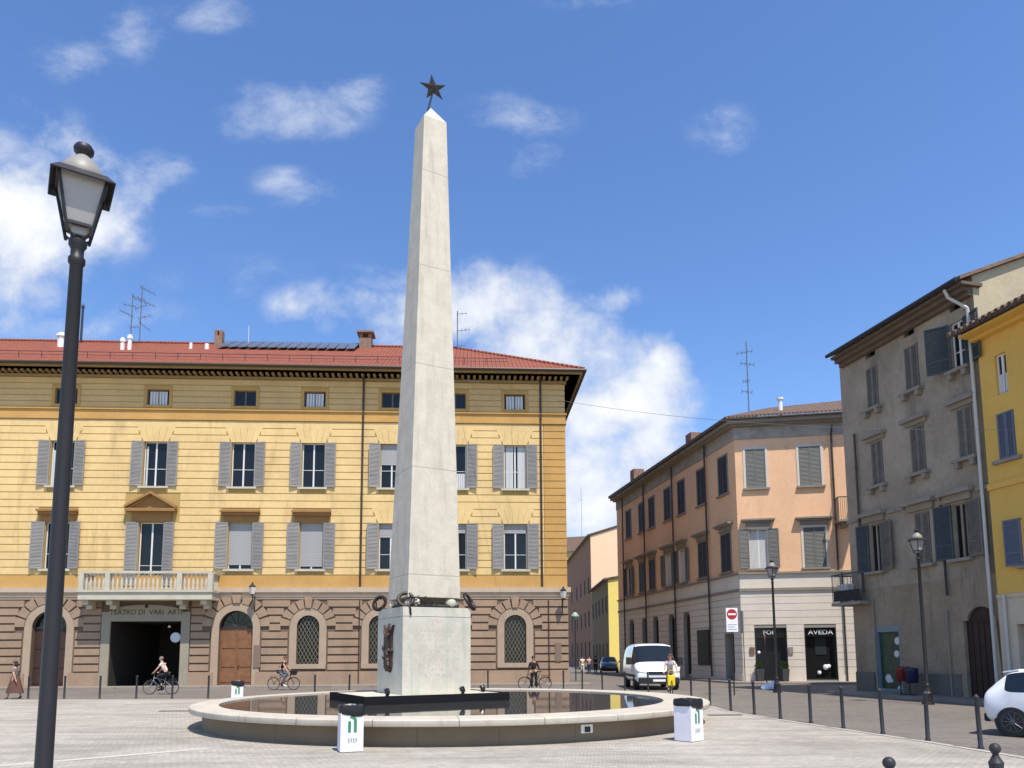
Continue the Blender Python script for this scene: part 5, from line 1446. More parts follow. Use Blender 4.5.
for p in [(710, 706, 'slim bollard directly behind the right-hand bin'), (691.5, 700, 'slim bollard just right of the yellow-laden bicycle'), (648.5, 693.5, 'slim bollard in front of the white van'),
          (625, 692, 'slim bollard left of the white van'), (602.5, 690.5, 'slim bollard in front of the dark parked car'), (582.3, 689.5, 'slim bollard in front of the pair of walkers in white'),
          (563.5, 689.5, 'slim bollard at the street corner of the yellow palazzo'), (488, 689.5, 'slim bollard just right of the obelisk pedestal')]: put_bollard(*p)
for (x, l) in ((28, 'slim bollard beside the woman in the long brown skirt'), (64, 'slim bollard before the left arched door, just right of the big lamp post'), (99.5, 'slim bollard left of the dark carriage entrance'), (136, 'slim bollard in the middle of the dark carriage entrance'),
               (172, 'slim bollard by the rear wheel of the cyclist in white'), (208, 'slim bollard left of the brown arched door'), (314.5, 'slim bollard below the first grilled window'), (349, 'slim bollard just left of the obelisk pedestal')):
    put_bollard(x, 698.7 - (1.0 if x > 300 else 0), l)
bb = empty('ball_bollard', (0, 0, 0), 'ball-topped cast bollard in the right foreground nearest the white car', 'bollard', 'ball-topped cast bollards', local=True)
b = MB(); b.lathe([(.10, 0), (.10, .05), (.075, .08), (.068, .55), (.075, .6), (.055, .63), (.03, .68), (.03, .70)], 16); b.build('post', M_iron, bb, smooth=True)
b = MB(); b.ball((0, 0, .745), .058, 16); b.build('ball', M_iron, bb, smooth=True)
def ballpos(px, py):
    d = ray(px, py); t = (.745 - CAM_H) / d.z; return (d.x * t, d.y * t, 0)
bb.location = ballpos(995, 748.5); copy_tree(bb, None, ballpos(889, 763), 0, 'ball-topped cast bollard rising at the bottom edge, left of the other')

# ================================================================== litter bins
M_bin = mat('white_bin_panel', srgb(226, 222, 228), .5, .03, 3)
M_bag = mat('black_bag', (.012, .012, .014), .35, .3, 9)
M_grn = mat('green_logo', srgb(58, 128, 92), .5)
def make_bin():
    root = empty('litter_bin', (0, 0, 0), 'white square litter bin with green mark and black bag, left in front of the pool', 'litter bin', 'white litter bins around the fountain', local=True)
    h = .21; b = MB(); b.box(-h, h, -h, h, .01, .80); body = b.build('body', M_bin, root, bevel=.008)
    b = MB(); rr = random.Random(3); n = 28
    ring = []
    for (r_, z) in ((.235, .70), (.25, .73), (.25, .80), (.235, .845), (.19, .85), (.15, .80)):
        for i in range(n):
            a = 2 * PI * i / n; k = min(1.28, 1 / max(abs(math.cos(a)), abs(math.sin(a)))); q = r_ * k * .93
            dz = -.10 * max(0, math.sin(a * 1 + 2.5)) if z < .75 else 0
            ring.append((q * math.cos(a) * (1 + .02 * rr.random()), q * math.sin(a) * (1 + .02 * rr.random()), z + dz * .6 + rr.random() * .012))
    b.add(ring, [(j * n + i, j * n + (i + 1) % n, (j + 1) * n + (i + 1) % n, (j + 1) * n + i) for j in range(5) for i in range(n)] + [tuple(5 * n + i for i in range(n))])
    b.build('bag', M_bag, root, smooth=True)
    b = MB()      # mark: two uprights joined under an arrowhead, small lines below
    F_ = lambda pl: b.prism(pl, h + .001, h + .004)
    F_([(-.075, .36), (-.02, .36), (-.02, .55), (-.045, .58), (-.075, .55)]); F_([(.03, .36), (.085, .36), (.085, .60), (.03, .66), (-.02, .66), (-.05, .62), (.0, .61), (.03, .58)]); F_([(.0, .70), (.06, .68), (.03, .73)])
    b.build('mark', M_grn, body)
    b = MB(); 
    for i in range(4): b.fb(-.07 + .045 * i, -.045 + .045 * i, h + .001, h + .004, .17 + .02 * (i % 2), .26)
    b.build('small_mark', mat('grey_print', srgb(150, 156, 160), .5), body)
    return root
bin0 = make_bin()
def binpos(o, px, py, rz, dist=None):
    p = gpt(px, py) if dist is None else aty(px, py, dist); o.location = (p.x, p.y + .2, 0); o.rotation_euler = (0, 0, R(rz))
binpos(bin0, 355, 744.5, 20); bin0.location.y = 14.22; bin0.location.x += .13
c_ = copy_tree(bin0, None, None, None, 'white square litter bin with green mark, at the right end of the pool'); binpos(c_, 691.5, 742, 42)
c_ = copy_tree(bin0, None, None, None, 'white litter bin partly hidden behind the left rim of the pool'); p = aty(237.5, 686, 28.6); c_.location = (p.x, p.y, 0); c_.rotation_euler = (0, 0, R(20)); print('bin3', p)
# drain slots
for i, (xa, xb, y, l) in enumerate(((160, 206, 711.3, 'long dark drain slot left of the pool'), (708, 742, 715.3, 'dark drain slot right of the right-hand bin'))):
    p, q = gpt(xa, y), gpt(xb, y); b = MB(); b.box(p.x, q.x, p.y - .12, p.y + .12, .002, .012); o = b.build('drain_grate', M_iron, None); tag(o, l, 'drain')

# ================================================================== vehicles
M_tyre = mat('tyre_rubber', (.018, .018, .019), .8)
M_rim = mat('wheel_rim_metal', srgb(90, 92, 96), .35, metal=.7)
M_plas = mat('black_plastic', (.02, .02, .022), .55)
M_carglass = glass_mat('car_glass', (.010, .014, .017), .08)
M_red = mat('red_lamp', srgb(150, 24, 20), .25)
M_headl = mat('headlight_glass', srgb(190, 196, 202), .15)
def paint(name, col, rough=.25):
    m = mat(name, col, rough, .02, 3, spec=.5)
    m.node_tree.nodes['Principled BSDF'].inputs['Coat Weight'].default_value = .6
    return m
def loft_body(root, st, cabin, screen, rear_screen, m_body, side_glass=True, sharp=False):
    """st: (x, zb, zbelt, ztop, wb, wbelt, wtop); cabin = station index range with side glass; screen / rear_screen = station index of the sloped glass"""
    vs = []; k = 15; fs = []; mi = []
    for (x, zb, zl, zt, wb, wl_, wt) in st:
        half = [(0, zb), (wb * .8, zb), (wb, zb + .1), (wl_, zb + (zl - zb) * .45), (wl_ * .985, zl), (wt, zt - .05 if zt - zl > .2 else zt - .03), (wt * .6, zt), (0, zt + .01)]
        vs += [(x, y, z) for y, z in half] + [(x, -y, z) for y, z in half[-2:0:-1]]
    k = 14
    for i in range(len(st) - 1):
        for j in range(k):
            j2 = (j + 1) % k
            fs.append((i * k + j, i * k + j2, (i + 1) * k + j2, (i + 1) * k + j))
            g_ = 0
            if side_glass and j in (4, 9) and cabin[0] <= i < cabin[1]: g_ = 1
            if j in (5, 6, 7, 8) and i in (screen, rear_screen): g_ = 1
            mi.append(g_)
    fs.append(tuple(range(k))); mi.append(0); fs.append(tuple((len(st) - 1) * k + j for j in range(k - 1, -1, -1))); mi.append(0)
    me = bpy.data.meshes.new('b'); me.from_pydata(vs, [], fs)
    me.materials.append(m_body); me.materials.append(M_carglass)
    for p, q in zip(me.polygons, mi): p.material_index = q; p.use_smooth = True
    bm = bmesh.new(); bm.from_mesh(me); bmesh.ops.recalc_face_normals(bm, faces=bm.faces)
    cr = bm.edges.layers.float.new('crease_edge')
    for e in bm.edges:
        if len({f.material_index for f in e.link_faces}) > 1: e[cr] = .8
        if sharp and e.calc_face_angle(0) > R(50): e[cr] = max(e[cr], .5)
    bm.to_mesh(me); bm.free()
    o = bpy.data.objects.new('t', me); COL.objects.link(o); md = o.modifiers.new('s', 'SUBSURF'); md.levels = 2; md.render_levels = 2
    dg = bpy.context.evaluated_depsgraph_get(); ev = bpy.data.meshes.new_from_object(o.evaluated_get(dg)); bpy.data.objects.remove(o)
    out = []
    for idx, nm, m in ((0, 'body', m_body), (1, 'windows', M_carglass)):
        q = ev.copy(); bm = bmesh.new(); bm.from_mesh(q); bmesh.ops.delete(bm, geom=[f for f in bm.faces if f.material_index != idx], context='FACES')
        for f in bm.faces: f.material_index = 0
        if idx: 
            for v_ in bm.verts: v_.co += v_.normal * -.004
        bm.to_mesh(q); bm.free(); q.materials.clear(); q.materials.append(m)
        ob = bpy.data.objects.new(nm, q); COL.objects.link(ob); ob.parent = root if idx == 0 else out[0]; BASE[ob.name] = (0, 0, 0); out.append(ob)
    return out[0]
def wheel(root, x, y, r, spokes=10, side=1):
    Mx = Matrix.Translation((x, y, r)) @ Matrix.Rotation(R(-90 * side), 4, 'X')
    b = MB(Mx); b.lathe([(r * .66, -.09), (r * .97, -.09), (r, -.05), (r, .05), (r * .97, .09), (r * .66, .095)], 28)
    w_ = b.build('wheel', M_tyre, root, smooth=True)
    b = MB(Mx); b.torus((0, 0, .085), r * .66, .012); b.lathe([(.0, .05), (r * .16, .055), (r * .16, .1), (0, .105)], 12)
    for k in range(spokes):
        a = 2 * PI * k / spokes; b.rod((r * .12 * math.cos(a), r * .12 * math.sin(a), .085), (r * .66 * math.cos(a), r * .66 * math.sin(a), .08), .018, 5)
    b.build('rim', M_rim, w_)
    b = MB(Mx); b.lathe([(0, .0), (r * .66, .0)], 24); b.lathe([(r * 1.14, -.12), (r * 1.14, .028)], 28); b.lathe([(.0, .012), (r * 1.14, .012)], 28)
    b.build('wheel_arch', M_plas, root)
    return w_
# ---- white van
van = empty('van', (0, 0, 0), 'white panel van facing the camera at the mouth of the side street', 'van', local=True)
M_vp = paint('white_van_paint', srgb(222, 222, 224))
vst = [(-2.55, .45, 1.25, 2.15, .86, .90, .78), (-2.5, .35, 1.25, 2.24, .90, .96, .82), (-1.4, .32, 1.25, 2.28, .92, .98, .84), (.2, .32, 1.25, 2.28, .92, .98, .84), (.85, .32, 1.25, 2.25, .92, .98, .83),
       (1.0, .32, 1.25, 2.17, .92, .98, .81), (1.75, .32, 1.20, 1.34, .92, .97, .84), (2.1, .32, 1.08, 1.20, .92, .96, .80), (2.42, .30, .92, 1.02, .90, .93, .74), (2.52, .30, .80, .88, .84, .86, .66), (2.55, .36, .70, .78, .76, .80, .60)]
vb = loft_body(van, vst, (4, 6), 5, -1, M_vp)
for sx in (-1.55, 1.6):
    for s_ in (-1, 1): wheel(van, sx, s_ * .86, .33, 7, s_)
b = MB(); b.box(2.46, 2.62, -.86, .86, .32, .62); b.build('bumper', M_plas, vb, bevel=.05)
b = MB(); b.box(2.40, 2.57, -.42, .42, .74, .90); b.build('grille', M_plas, vb, bevel=.02)
for s_ in (-1, 1):
    b = MB(); b.add([(2.50, s_ * .50, .86), (2.44, s_ * .86, .94), (2.22, s_ * .93, 1.12), (2.36, s_ * .56, 1.02), (2.56, s_ * .50, .84), (2.50, s_ * .88, .92), (2.28, s_ * .955, 1.12), (2.42, s_ * .56, 1.03)], [(0, 1, 2, 3), (7, 6, 5, 4), (0, 4, 5, 1), (1, 5, 6, 2), (2, 6, 7, 3), (3, 7, 4, 0)]); b.build('headlight', M_headl, vb)
    b = MB(); b.box(1.30, 1.48, s_ * 1.12 - .11, s_ * 1.12 + .11, 1.22, 1.58); b.rod((1.4, s_ * .93, 1.3), (1.4, s_ * 1.1, 1.35), .03, 6); b.build('wing_mirror', M_plas, vb, bevel=.03)
    b = MB(); b.box(-2.2, 2.1, s_ * .985 - .012, s_ * .985 + .012, .62, .74); b.build('side_moulding', M_plas, vb)
b = MB(); b.box(2.625, 2.635, -.26, .26, .42, .53); b.build('number_plate', M_white, vb)
b = MB(); b.rod((1.72, -.6, 1.36), (1.5, .05, 1.62), .012, 5); b.rod((1.72, .1, 1.36), (1.5, .68, 1.62), .012, 5); b.build('wiper', M_plas, vb)
vp = gpt(661, 690.5); van.location = (vp.x - .02, vp.y + 2.75, 0); van.rotation_euler = (0, 0, R(-91)); van.scale = (1.05, 1.17, 1.03)
# ---- hatchbacks
def make_hatch(name, label, m_paint, loc, rz, Lx=1.0, Hx=1.0, spokes=10):
    root = empty(name, loc, label, 'car', rz=rz, local=True)
    L, Hh = Lx, Hx
    st = [(-1.93, .42, .78, .86, .66, .74, .60), (-1.90, .30, .84, .98, .74, .82, .62), (-1.80, .24, .90, 1.06, .80, .865, .62), (-1.50, .20, .93, 1.34, .82, .87, .57), (-1.34, .20, .93, 1.40, .82, .87, .56), (-.55, .18, .92, 1.43, .82, .87, .575), (.10, .18, .90, 1.42, .82, .87, .575),
          (.30, .18, .90, 1.38, .82, .87, .57), (1.02, .18, .88, .98, .82, .87, .66), (1.5, .20, .80, .88, .80, .85, .62), (1.85, .24, .66, .74, .74, .78, .56), (1.97, .30, .56, .62, .66, .68, .50)]
    st = [(x * L, zb * Hh, zl * Hh, zt * Hh, wb, wl_, wt) for (x, zb, zl, zt, wb, wl_, wt) in st]
    bo = loft_body(root, st, (3, 8), 7, 2, m_paint)
    for sx in (-1.36 * L, 1.22 * L):
        for s_ in (-1, 1): wheel(root, sx, s_ * .775, .315 * Hh, spokes, s_)
    b = MB(); b.add([(-1.62 * L, -.46, 1.325 * Hh), (-1.62 * L, .46, 1.325 * Hh), (-1.30 * L, .50, 1.37 * Hh), (-1.30 * L, -.50, 1.37 * Hh), (-1.60 * L, -.46, 1.355 * Hh), (-1.60 * L, .46, 1.355 * Hh), (-1.30 * L, .50, 1.405 * Hh), (-1.30 * L, -.50, 1.405 * Hh)], [(3, 2, 1, 0), (4, 5, 6, 7), (0, 1, 5, 4), (1, 2, 6, 5), (2, 3, 7, 6), (3, 0, 4, 7)]); b.build('roof_spoiler', m_paint, bo)
    for s_ in (-1, 1):
        b = MB(); b.box(-1.88 * L, -1.70 * L, s_ * .66 - .1, s_ * .66 + .1, .78 * Hh, .88 * Hh); b.build('tail_light', M_red, bo, bevel=.03)
        b = MB(); b.box(1.70 * L, 1.88 * L, s_ * .62 - .12, s_ * .62 + .12, .60 * Hh, .72 * Hh); b.build('headlight', M_headl, bo, bevel=.03)
        b = MB(); b.box(.55 * L, .68 * L, s_ * .95 - .08, s_ * .95 + .08, .92 * Hh, 1.06 * Hh); b.build('wing_mirror', m_paint, bo, bevel=.03)
        b = MB(); b.box(-.35 * L, -.18 * L, s_ * .875 - .012, s_ * .875 + .012, .80 * Hh, .83 * Hh); b.build('door_handle', m_paint, bo)
        b = MB(); b.box(-1.1 * L, 1.0 * L, s_ * .83 - .03, s_ * .83 + .03, .2 * Hh, .27 * Hh); b.build('side_skirt', M_plas, bo)
        for gp in ([(-.62 * L, s_ * .874, .30 * Hh), (-.60 * L, s_ * .879, .6 * Hh), (-.58 * L, s_ * .868, .9 * Hh)], [(.48 * L, s_ * .874, .30 * Hh), (.5 * L, s_ * .879, .6 * Hh), (.5 * L, s_ * .868, .88 * Hh)]): b = MB(); b.path(gp, .005, 4); b.build('door_gap', M_plas, bo)
    b = MB(); b.box(-2.0 * L, -1.88 * L, -.60, .60, .28 * Hh, .46 * Hh); b.build('bumper_insert', M_plas, bo, bevel=.04)
    b = MB(); b.box(1.85 * L, 2.0 * L, -.45, .45, .34 * Hh, .52 * Hh); b.build('grille', M_plas, bo, bevel=.03)
    return root
wc_ = gpt(1014, 737.5)
ang = -52
rx, ry = -1.36, -.86
ca, sa = math.cos(R(ang)), math.sin(R(ang))
make_hatch('parked_car', 'white hatchback car cut off by the right edge of the photo', paint('white_car_paint', srgb(226, 226, 228)), (wc_.x - (rx * ca - ry * sa), wc_.y - (rx * sa + ry * ca), 0), R(ang))
dp = gpt(611, 673.8)
make_hatch('parked_car', 'dark car parked in the shade far down the side street', paint('black_car_paint', (.012, .013, .016, 1)), (dp.x + .1, dp.y + 2, 0), R(-97), 1.05, 1.12)

# ================================================================== people
def skin_mesh(pts, edges, rad, levels=1):
    me = bpy.data.meshes.new('s'); me.from_pydata(pts, edges, [])
    o = bpy.data.objects.new('s', me); COL.objects.link(o)
    sk = o.modifiers.new('k', 'SKIN'); sk.use_smooth_shade = True
    if not me.skin_vertices:
        bpy.context.view_layer.update()
    sv = me.skin_vertices[0].data
    for i, r_ in enumerate(rad):
        sv[i].radius = (r_, r_) if not isinstance(r_, tuple) else r_
        sv[i].use_root = (i == 0)
    s_ = o.modifiers.new('u', 'SUBSURF'); s_.levels = levels; s_.render_levels = levels
    dg = bpy.context.evaluated_depsgraph_get(); dg.update()
    ev = bpy.data.meshes.new_from_object(o.evaluated_get(dg)); bpy.data.objects.remove(o)
    return ev
def link_mesh(me, name, m, parent):
    me.materials.clear(); me.materials.append(m)
    for p in me.polygons: p.use_smooth = True; p.material_index = 0
    o = bpy.data.objects.new(name, me); COL.objects.link(o); o.parent = parent; BASE[o.name] = (0, 0, 0); return o
M_skin = mat('skin', srgb(196, 148, 122), .55)
def person(label, loc, rz, J, top, bottom, hair, shoes, sleeve=.5, skirt=None, long_hair=False, legs_bare=False, group=None, bag=None):
    """J: joints (forward +x, left +y): pelvis, chest, head, and L/R elbow, wrist, knee, ankle"""
    root = empty('person', loc, label, 'person', group, rz, local=True)
    V_ = lambda k: Vector(J[k])
    pel, che, hd = V_('pelvis'), V_('chest'), V_('head')
    up = (che - pel).normalized()
    P = [pel, pel.lerp(che, .5), che, che + up * .10, (che + up * .10).lerp(hd, .45), hd - Vector((0, 0, .02)), hd + Vector((.0, 0, .075))]
    Rr = [.115, .105, .125, .07, .048, .082, .07]; E = [(0, 1), (1, 2), (2, 3), (3, 4), (4, 5), (5, 6)]
    arms = {}; legs = {}
    for s_, y in (('L', 1), ('R', -1)):
        sh = che + Vector((0, .175 * y, .03)); n0 = len(P)
        el, wr = V_('elbow' + s_), V_('wrist' + s_); d = (wr - el).normalized(); palm = wr + d * .055
        P += [sh, el, wr, palm]; Rr += [.052, .038, .026, (.034, .018)]; E += [(2, n0), (n0, n0 + 1), (n0 + 1, n0 + 2), (n0 + 2, n0 + 3)]
        arms[s_] = (sh, el, wr)
        lat = d.cross(Vector((0, 0, 1))); lat = lat.normalized() if lat.length > .1 else Vector((1, 0, 0))
        cu = Vector((0, 0, -1)) if abs(d.z) < .7 else Vector((.5, 0, 0))
        for q, (off, ln) in enumerate(((-.026, .065), (-.009, .078), (.009, .074), (.026, .058), (.045, .03))):
            n1 = len(P)
            f0 = palm + lat * off + d * (.03 if q < 4 else -.005); f1 = f0 + d * ln * .5 + cu * .01; f2 = f1 + d * ln * .35 + cu * .028
            P += [f0, f1, f2]; Rr += [.009, .009, .007]; E += [(n0 + 3, n1), (n1, n1 + 1), (n1 + 1, n1 + 2)]
        hp = pel + Vector((0, .088 * y, -.05)); kn, an = V_('knee' + s_), V_('ankle' + s_); n1 = len(P)
        fd = Vector(J.get('foot' + s_, (1, 0, -.25))).normalized()
        P += [hp, kn, an, an + fd * .09 + Vector((0, 0, -.035)), an + fd * .19 + Vector((0, 0, -.045))]; Rr += [.085, .055, .036, .036, .03]; E += [(0, n1), (n1, n1 + 1), (n1 + 1, n1 + 2), (n1 + 2, n1 + 3), (n1 + 3, n1 + 4)]
        legs[s_] = (hp, kn, an, fd)
    me = skin_mesh([tuple(p) for p in P], E, Rr, 1)
    body = link_mesh(me, 'body', M_skin, root)
    hx = Vector(J.get('face', (1, 0, 0))).normalized(); ly = Vector((-hx.y, hx.x, 0)).normalized()
    b = MB(); b.ball(hd + hx * .088 + Vector((0, 0, -.0)), .018, 8, 1.4); b.ball(hd + ly * .082, .025, 8, 1.3); b.ball(hd - ly * .082, .025, 8, 1.3); b.build('face', M_skin, body, smooth=True)
    b = MB(); b.ball(hd + hx * .082 + ly * .032 + Vector((0, 0, .025)), .011, 6); b.ball(hd + hx * .082 - ly * .032 + Vector((0, 0, .025)), .011, 6); b.build('eyes', M_dark, body)
    b = MB(); b.ball(hd - hx * .018 + Vector((0, 0, .045)), .098, 14, .92)
    if long_hair: b.ball(hd - hx * .06 + Vector((0, 0, -.04)), .085, 12, 1.3)
    h_ = b.build('hair', hair, root, smooth=True)
    # shirt
    SP = [pel + Vector((0, 0, .02)), pel.lerp(che, .5), che, che + up * .085]; SR = [.132, .12, .14, .085]; SE = [(0, 1), (1, 2), (2, 3)]
    for s_ in 'LR':
        sh, el, wr = arms[s_]; n0 = len(SP); q = sh.lerp(el, min(1, sleeve)) if sleeve <= 1 else el
        SP += [sh, q]; SR += [.066, .056]; SE += [(2, n0), (n0, n0 + 1)]
        if sleeve > 1: SP.append(el.lerp(wr, .9)); SR.append(.038); SE.append((n0 + 1, n0 + 2))
    link_mesh(skin_mesh([tuple(p) for p in SP], SE, SR, 1), 'top', top, root)
    if skirt:
        b = MB(); prof_ = []
        n = 20; vs = []; z0, w0, zt_ = skirt
        fw = J.get('sway', (0, 0))
        for j in range(7):
            t = j / 6; z = zt_ + (z0 - zt_) * t; r_ = .14 + (w0 - .14) * t
            for i in range(n):
                a = 2 * PI * i / n; rr_ = r_ * (1 + .07 * t * math.sin(a * 5))
                vs.append((pel.x + fw[0] * t + rr_ * 1.15 * math.cos(a), pel.y + fw[1] * t + rr_ * .8 * math.sin(a), z))
        b.add(vs, [(j * n + i, j * n + (i + 1) % n, (j + 1) * n + (i + 1) % n, (j + 1) * n + i) for j in range(6) for i in range(n)])
        b.build('skirt', bottom, root, smooth=True)
    else:
        TP = [pel + Vector((0, 0, .01))]; TR = [.128]; TE = []
        for s_ in 'LR':
            hp, kn, an, fd = legs[s_]; n0 = len(TP); end = an.lerp(kn, .12) if not legs_bare else kn.lerp(hp, .1)
            TP += [hp, (kn if not legs_bare else hp.lerp(kn, .5)), end]; TR += [.098, .075, .055 if not legs_bare else .075]; TE += [(0, n0), (n0, n0 + 1), (n0 + 1, n0 + 2)]
        link_mesh(skin_mesh([tuple(p) for p in TP], TE, TR, 1), 'trousers' if not legs_bare else 'shorts', bottom, root)
    for s_ in 'LR':
        hp, kn, an, fd = legs[s_]
        me = skin_mesh([tuple(an + Vector((0, 0, -.02)) - fd * .03), tuple(an + fd * .10 + Vector((0, 0, -.05))), tuple(an + fd * .20 + Vector((0, 0, -.055)))], [(0, 1), (1, 2)], [.046, .045, .035], 1)
        link_mesh(me, 'shoe', shoes, root)
    return root
H_dark = mat('dark_hair', srgb(44, 34, 30), .6); H_grey = mat('grey_hair', srgb(120, 112, 106), .7)
def cloth(n, *c): return mat(n, srgb(*c), .85, .06, 8)
SH_W = cloth('white_shirt_cloth', 222, 218, 216)
# ---- bicycles: forward +x
def bicycle(label, loc, rz, fm, basket=False, rear_load=None, lean=0.0, r_=.335):
    root = empty('bicycle', loc, label, 'bicycle', None, rz, local=True); root.rotation_euler = (lean, 0, rz)
    ax = 1.06; rear = (-ax / 2, 0, r_); fr = (ax / 2, 0, r_); bb_ = (-.08, 0, .28); seat = (-.22, 0, .80); head = (.34, 0, .84); headb = (.37, 0, .66)
    b = MB()
    b.rod(bb_, (seat[0], 0, .78), .016, 7); b.rod(bb_, headb, .018, 7); b.rod((-.19, 0, .66), (.345, 0, .78), .016, 7); b.rod(head, headb, .02, 7)
    for s_ in (-.04, .04): b.rod(bb_, (rear[0], s_, r_), .010, 6); b.rod((-.18, s_ * .3, .66), (rear[0], s_, r_), .009, 6); b.rod((.37, s_ * .6, .66), (fr[0], s_, r_), .012, 6)
    f_ = b.build('frame', fm, root)
    for c_ in (rear, fr):
        Mx = Matrix.Translation(c_) @ Matrix.Rotation(R(90), 4, 'X')
        b = MB(Mx); b.torus((0, 0, 0), r_ - .018, .018, n=32, m=6); w_ = b.build('wheel', M_tyre, root, smooth=True)
        b = MB(Mx); b.torus((0, 0, 0), r_ - .042, .009, n=32, m=5); b.lathe([(.022, -.035), (.022, .035)], 8)
        for k in range(18):
            a = 2 * PI * k / 18; b.rod((0, 0, .02 * (-1) ** k), ((r_ - .045) * math.cos(a), (r_ - .045) * math.sin(a), 0), .0025, 4)
        b.build('rim', mat('steel_rim', srgb(150, 150, 150), .35, metal=.6), w_)
        b = MB(Mx); a0 = R(20) if c_ is rear else R(60)
        vs = []; n = 14
        for k in range(n + 1):
            a = a0 + R(140) * k / n
            for z in (-.025, .025): vs.append(((r_ + .025) * math.cos(a), (r_ + .025) * math.sin(a), z))
        b.add(vs, [(2 * k, 2 * k + 1, 2 * k + 3, 2 * k + 2) for k in range(n)]); b.build('mudguard', fm, root)
    b = MB(); b.lathe([(.0, -.02), (.1, -.01), (.1, .0)], 10, Matrix.Translation((bb_[0], .03, bb_[2])) @ Matrix.Rotation(R(90), 4, 'X'))
    b.rod((bb_[0], -.06, .28), (bb_[0] + .12, -.07, .20), .010, 5); b.rod((bb_[0], .06, .28), (bb_[0] - .12, .07, .36), .010, 5)
    b.box(bb_[0] + .08, bb_[0] + .17, -.15, -.07, .19, .21); b.box(bb_[0] - .17, bb_[0] - .08, .07, .15, .35, .37); b.build('crank', M_iron, root)
    b = MB(); b.rod((seat[0], 0, .78), (-.235, 0, .90), .013, 6); b.box(-.36, -.12, -.05, .05, .90, .94); b.box(-.36, -.27, -.085, .085, .905, .945); b.build('saddle', M_plas, root, bevel=.015)
    b = MB(); b.rod(head, (.325, 0, 1.0), .014, 6); b.path([(.20, .29, 1.02), (.32, .24, 1.04), (.345, 0, 1.0), (.32, -.24, 1.04), (.20, -.29, 1.02)], .013, 6); b.build('handlebar', M_rim, root)
    if basket:
        b = MB(); b.add([(.40, -.13, .78), (.62, -.13, .78), (.62, .13, .78), (.40, .13, .78), (.36, -.18, 1.0), (.70, -.18, 1.0), (.70, .18, 1.0), (.36, .18, 1.0)], [(3, 2, 1, 0), (0, 1, 5, 4), (1, 2, 6, 5), (2, 3, 7, 6), (3, 0, 4, 7)]); b.build('basket', M_plas, root)
    b = MB(); b.box(-.78, -.34, -.06, .06, .72, .735); b.rod((-.7, .05, .72), (-.53, .04, r_), .007, 5); b.rod((-.7, -.05, .72), (-.53, -.04, r_), .007, 5); b.build('rear_rack', M_iron, root)
    return root
def cyc(lean=.05, handx=.22, footup='L'):
    J = dict(pelvis=(-.24, 0, 1.02), chest=(-.24 + .16 + lean, 0, 1.40), head=(-.24 + .25 + lean, 0, 1.66),
             elbowL=(.07 + lean, .24, 1.20), elbowR=(.07 + lean, -.24, 1.20), wristL=(handx, .27, 1.07), wristR=(handx, -.27, 1.07),
             kneeL=(.17, .10, .86), ankleL=(-.10, .11, .45), kneeR=(.08, -.10, .66), ankleR=(.02, -.11, .29))
    return J
p = gpt(160.5, 694.5); a = R(180)
bicycle('dark bicycle ridden leftwards past the carriage entrance', (p.x, p.y, 0), a, mat('grey_bike_paint', srgb(150, 150, 150), .4))
person('person in a white shirt riding a bicycle leftwards before the dark entrance', (p.x, p.y, 0), a, cyc(.04), cloth('white_knit', 216, 208, 206), cloth('dark_trousers', 40, 40, 44), H_grey, M_plas, .45)
p = gpt(283.5, 690); 
bicycle('bicycle with a front basket ridden rightwards beside the grilled window', (p.x, p.y, 0), 0, mat('dark_bike_paint', srgb(56, 52, 50), .4), basket=True)
person('person in a black top riding the basket bicycle rightwards', (p.x, p.y, 0), 0, cyc(.05), cloth('black_tshirt', 34, 26, 28), cloth('blue_grey_jeans', 84, 92, 104), mat('brown_hair', srgb(96, 62, 48), .6), cloth('white_shoe_cloth', 216, 214, 212), .4)
p = gpt(534, 690)
bicycle('bicycle standing sideways behind the right part of the pool', (p.x + .05, p.y + .25, 0), R(180), mat('olive_bike_paint', srgb(70, 72, 56), .4), lean=R(-3))
person('person in dark clothes standing astride of a bicycle behind the pool', (p.x, p.y, 0), R(-100), dict(pelvis=(0, 0, .93), chest=(.05, 0, 1.33), head=(.12, 0, 1.60), elbowL=(.06, .27, 1.08), elbowR=(.08, -.25, 1.08), wristL=(.28, .20, 1.0), wristR=(.30, -.12, .98),
       kneeL=(.05, .12, .50), ankleL=(0, .14, .07), kneeR=(.04, -.10, .50), ankleR=(-.04, -.12, .07)), cloth('dark_jacket', 46, 34, 34), cloth('dark_trousers', 40, 40, 44), H_dark, M_plas, 1.5)
p = gpt(674, 696.5)
bicycle('bicycle ridden towards the camera in front of the white van', (p.x, p.y + .6, 0), R(-97), mat('purple_grey_bike', srgb(96, 70, 84), .4))
person('person in a light shirt cycling towards the camera before the van', (p.x, p.y + .6, 0), R(-97), cyc(.06), cloth('light_grey_shirt', 196, 194, 198), cloth('brown_shorts', 92, 72, 62), mat('brown_hair', srgb(96, 62, 48), .6), M_plas, .5, legs_bare=True)
yb = empty('yellow_bag', (0, 0, 0), 'bright yellow shoulder bag hanging at the handlebar of the bicycle before the van', 'bag', local=True)
b = MB(); b.slab([(-.14, -.06), (.14, -.06), (.16, 0), (.14, .06), (-.14, .06), (-.16, 0)], -.22, .22); b.build('pouch', mat('yellow_cloth', srgb(232, 206, 28), .7, .05, 5), yb, bevel=.04)
b = MB(); b.path([(-.13, 0, .2), (-.08, 0, .42), (.08, 0, .42), (.13, 0, .2)], .012, 6); b.build('strap', mat('yellow_cloth', srgb(232, 206, 28), .7), yb)
q = aty(671.5, 680.5, p.y); yb.location = (q.x, p.y + .03, q.z); yb.rotation_euler = (0, 0, R(-8))
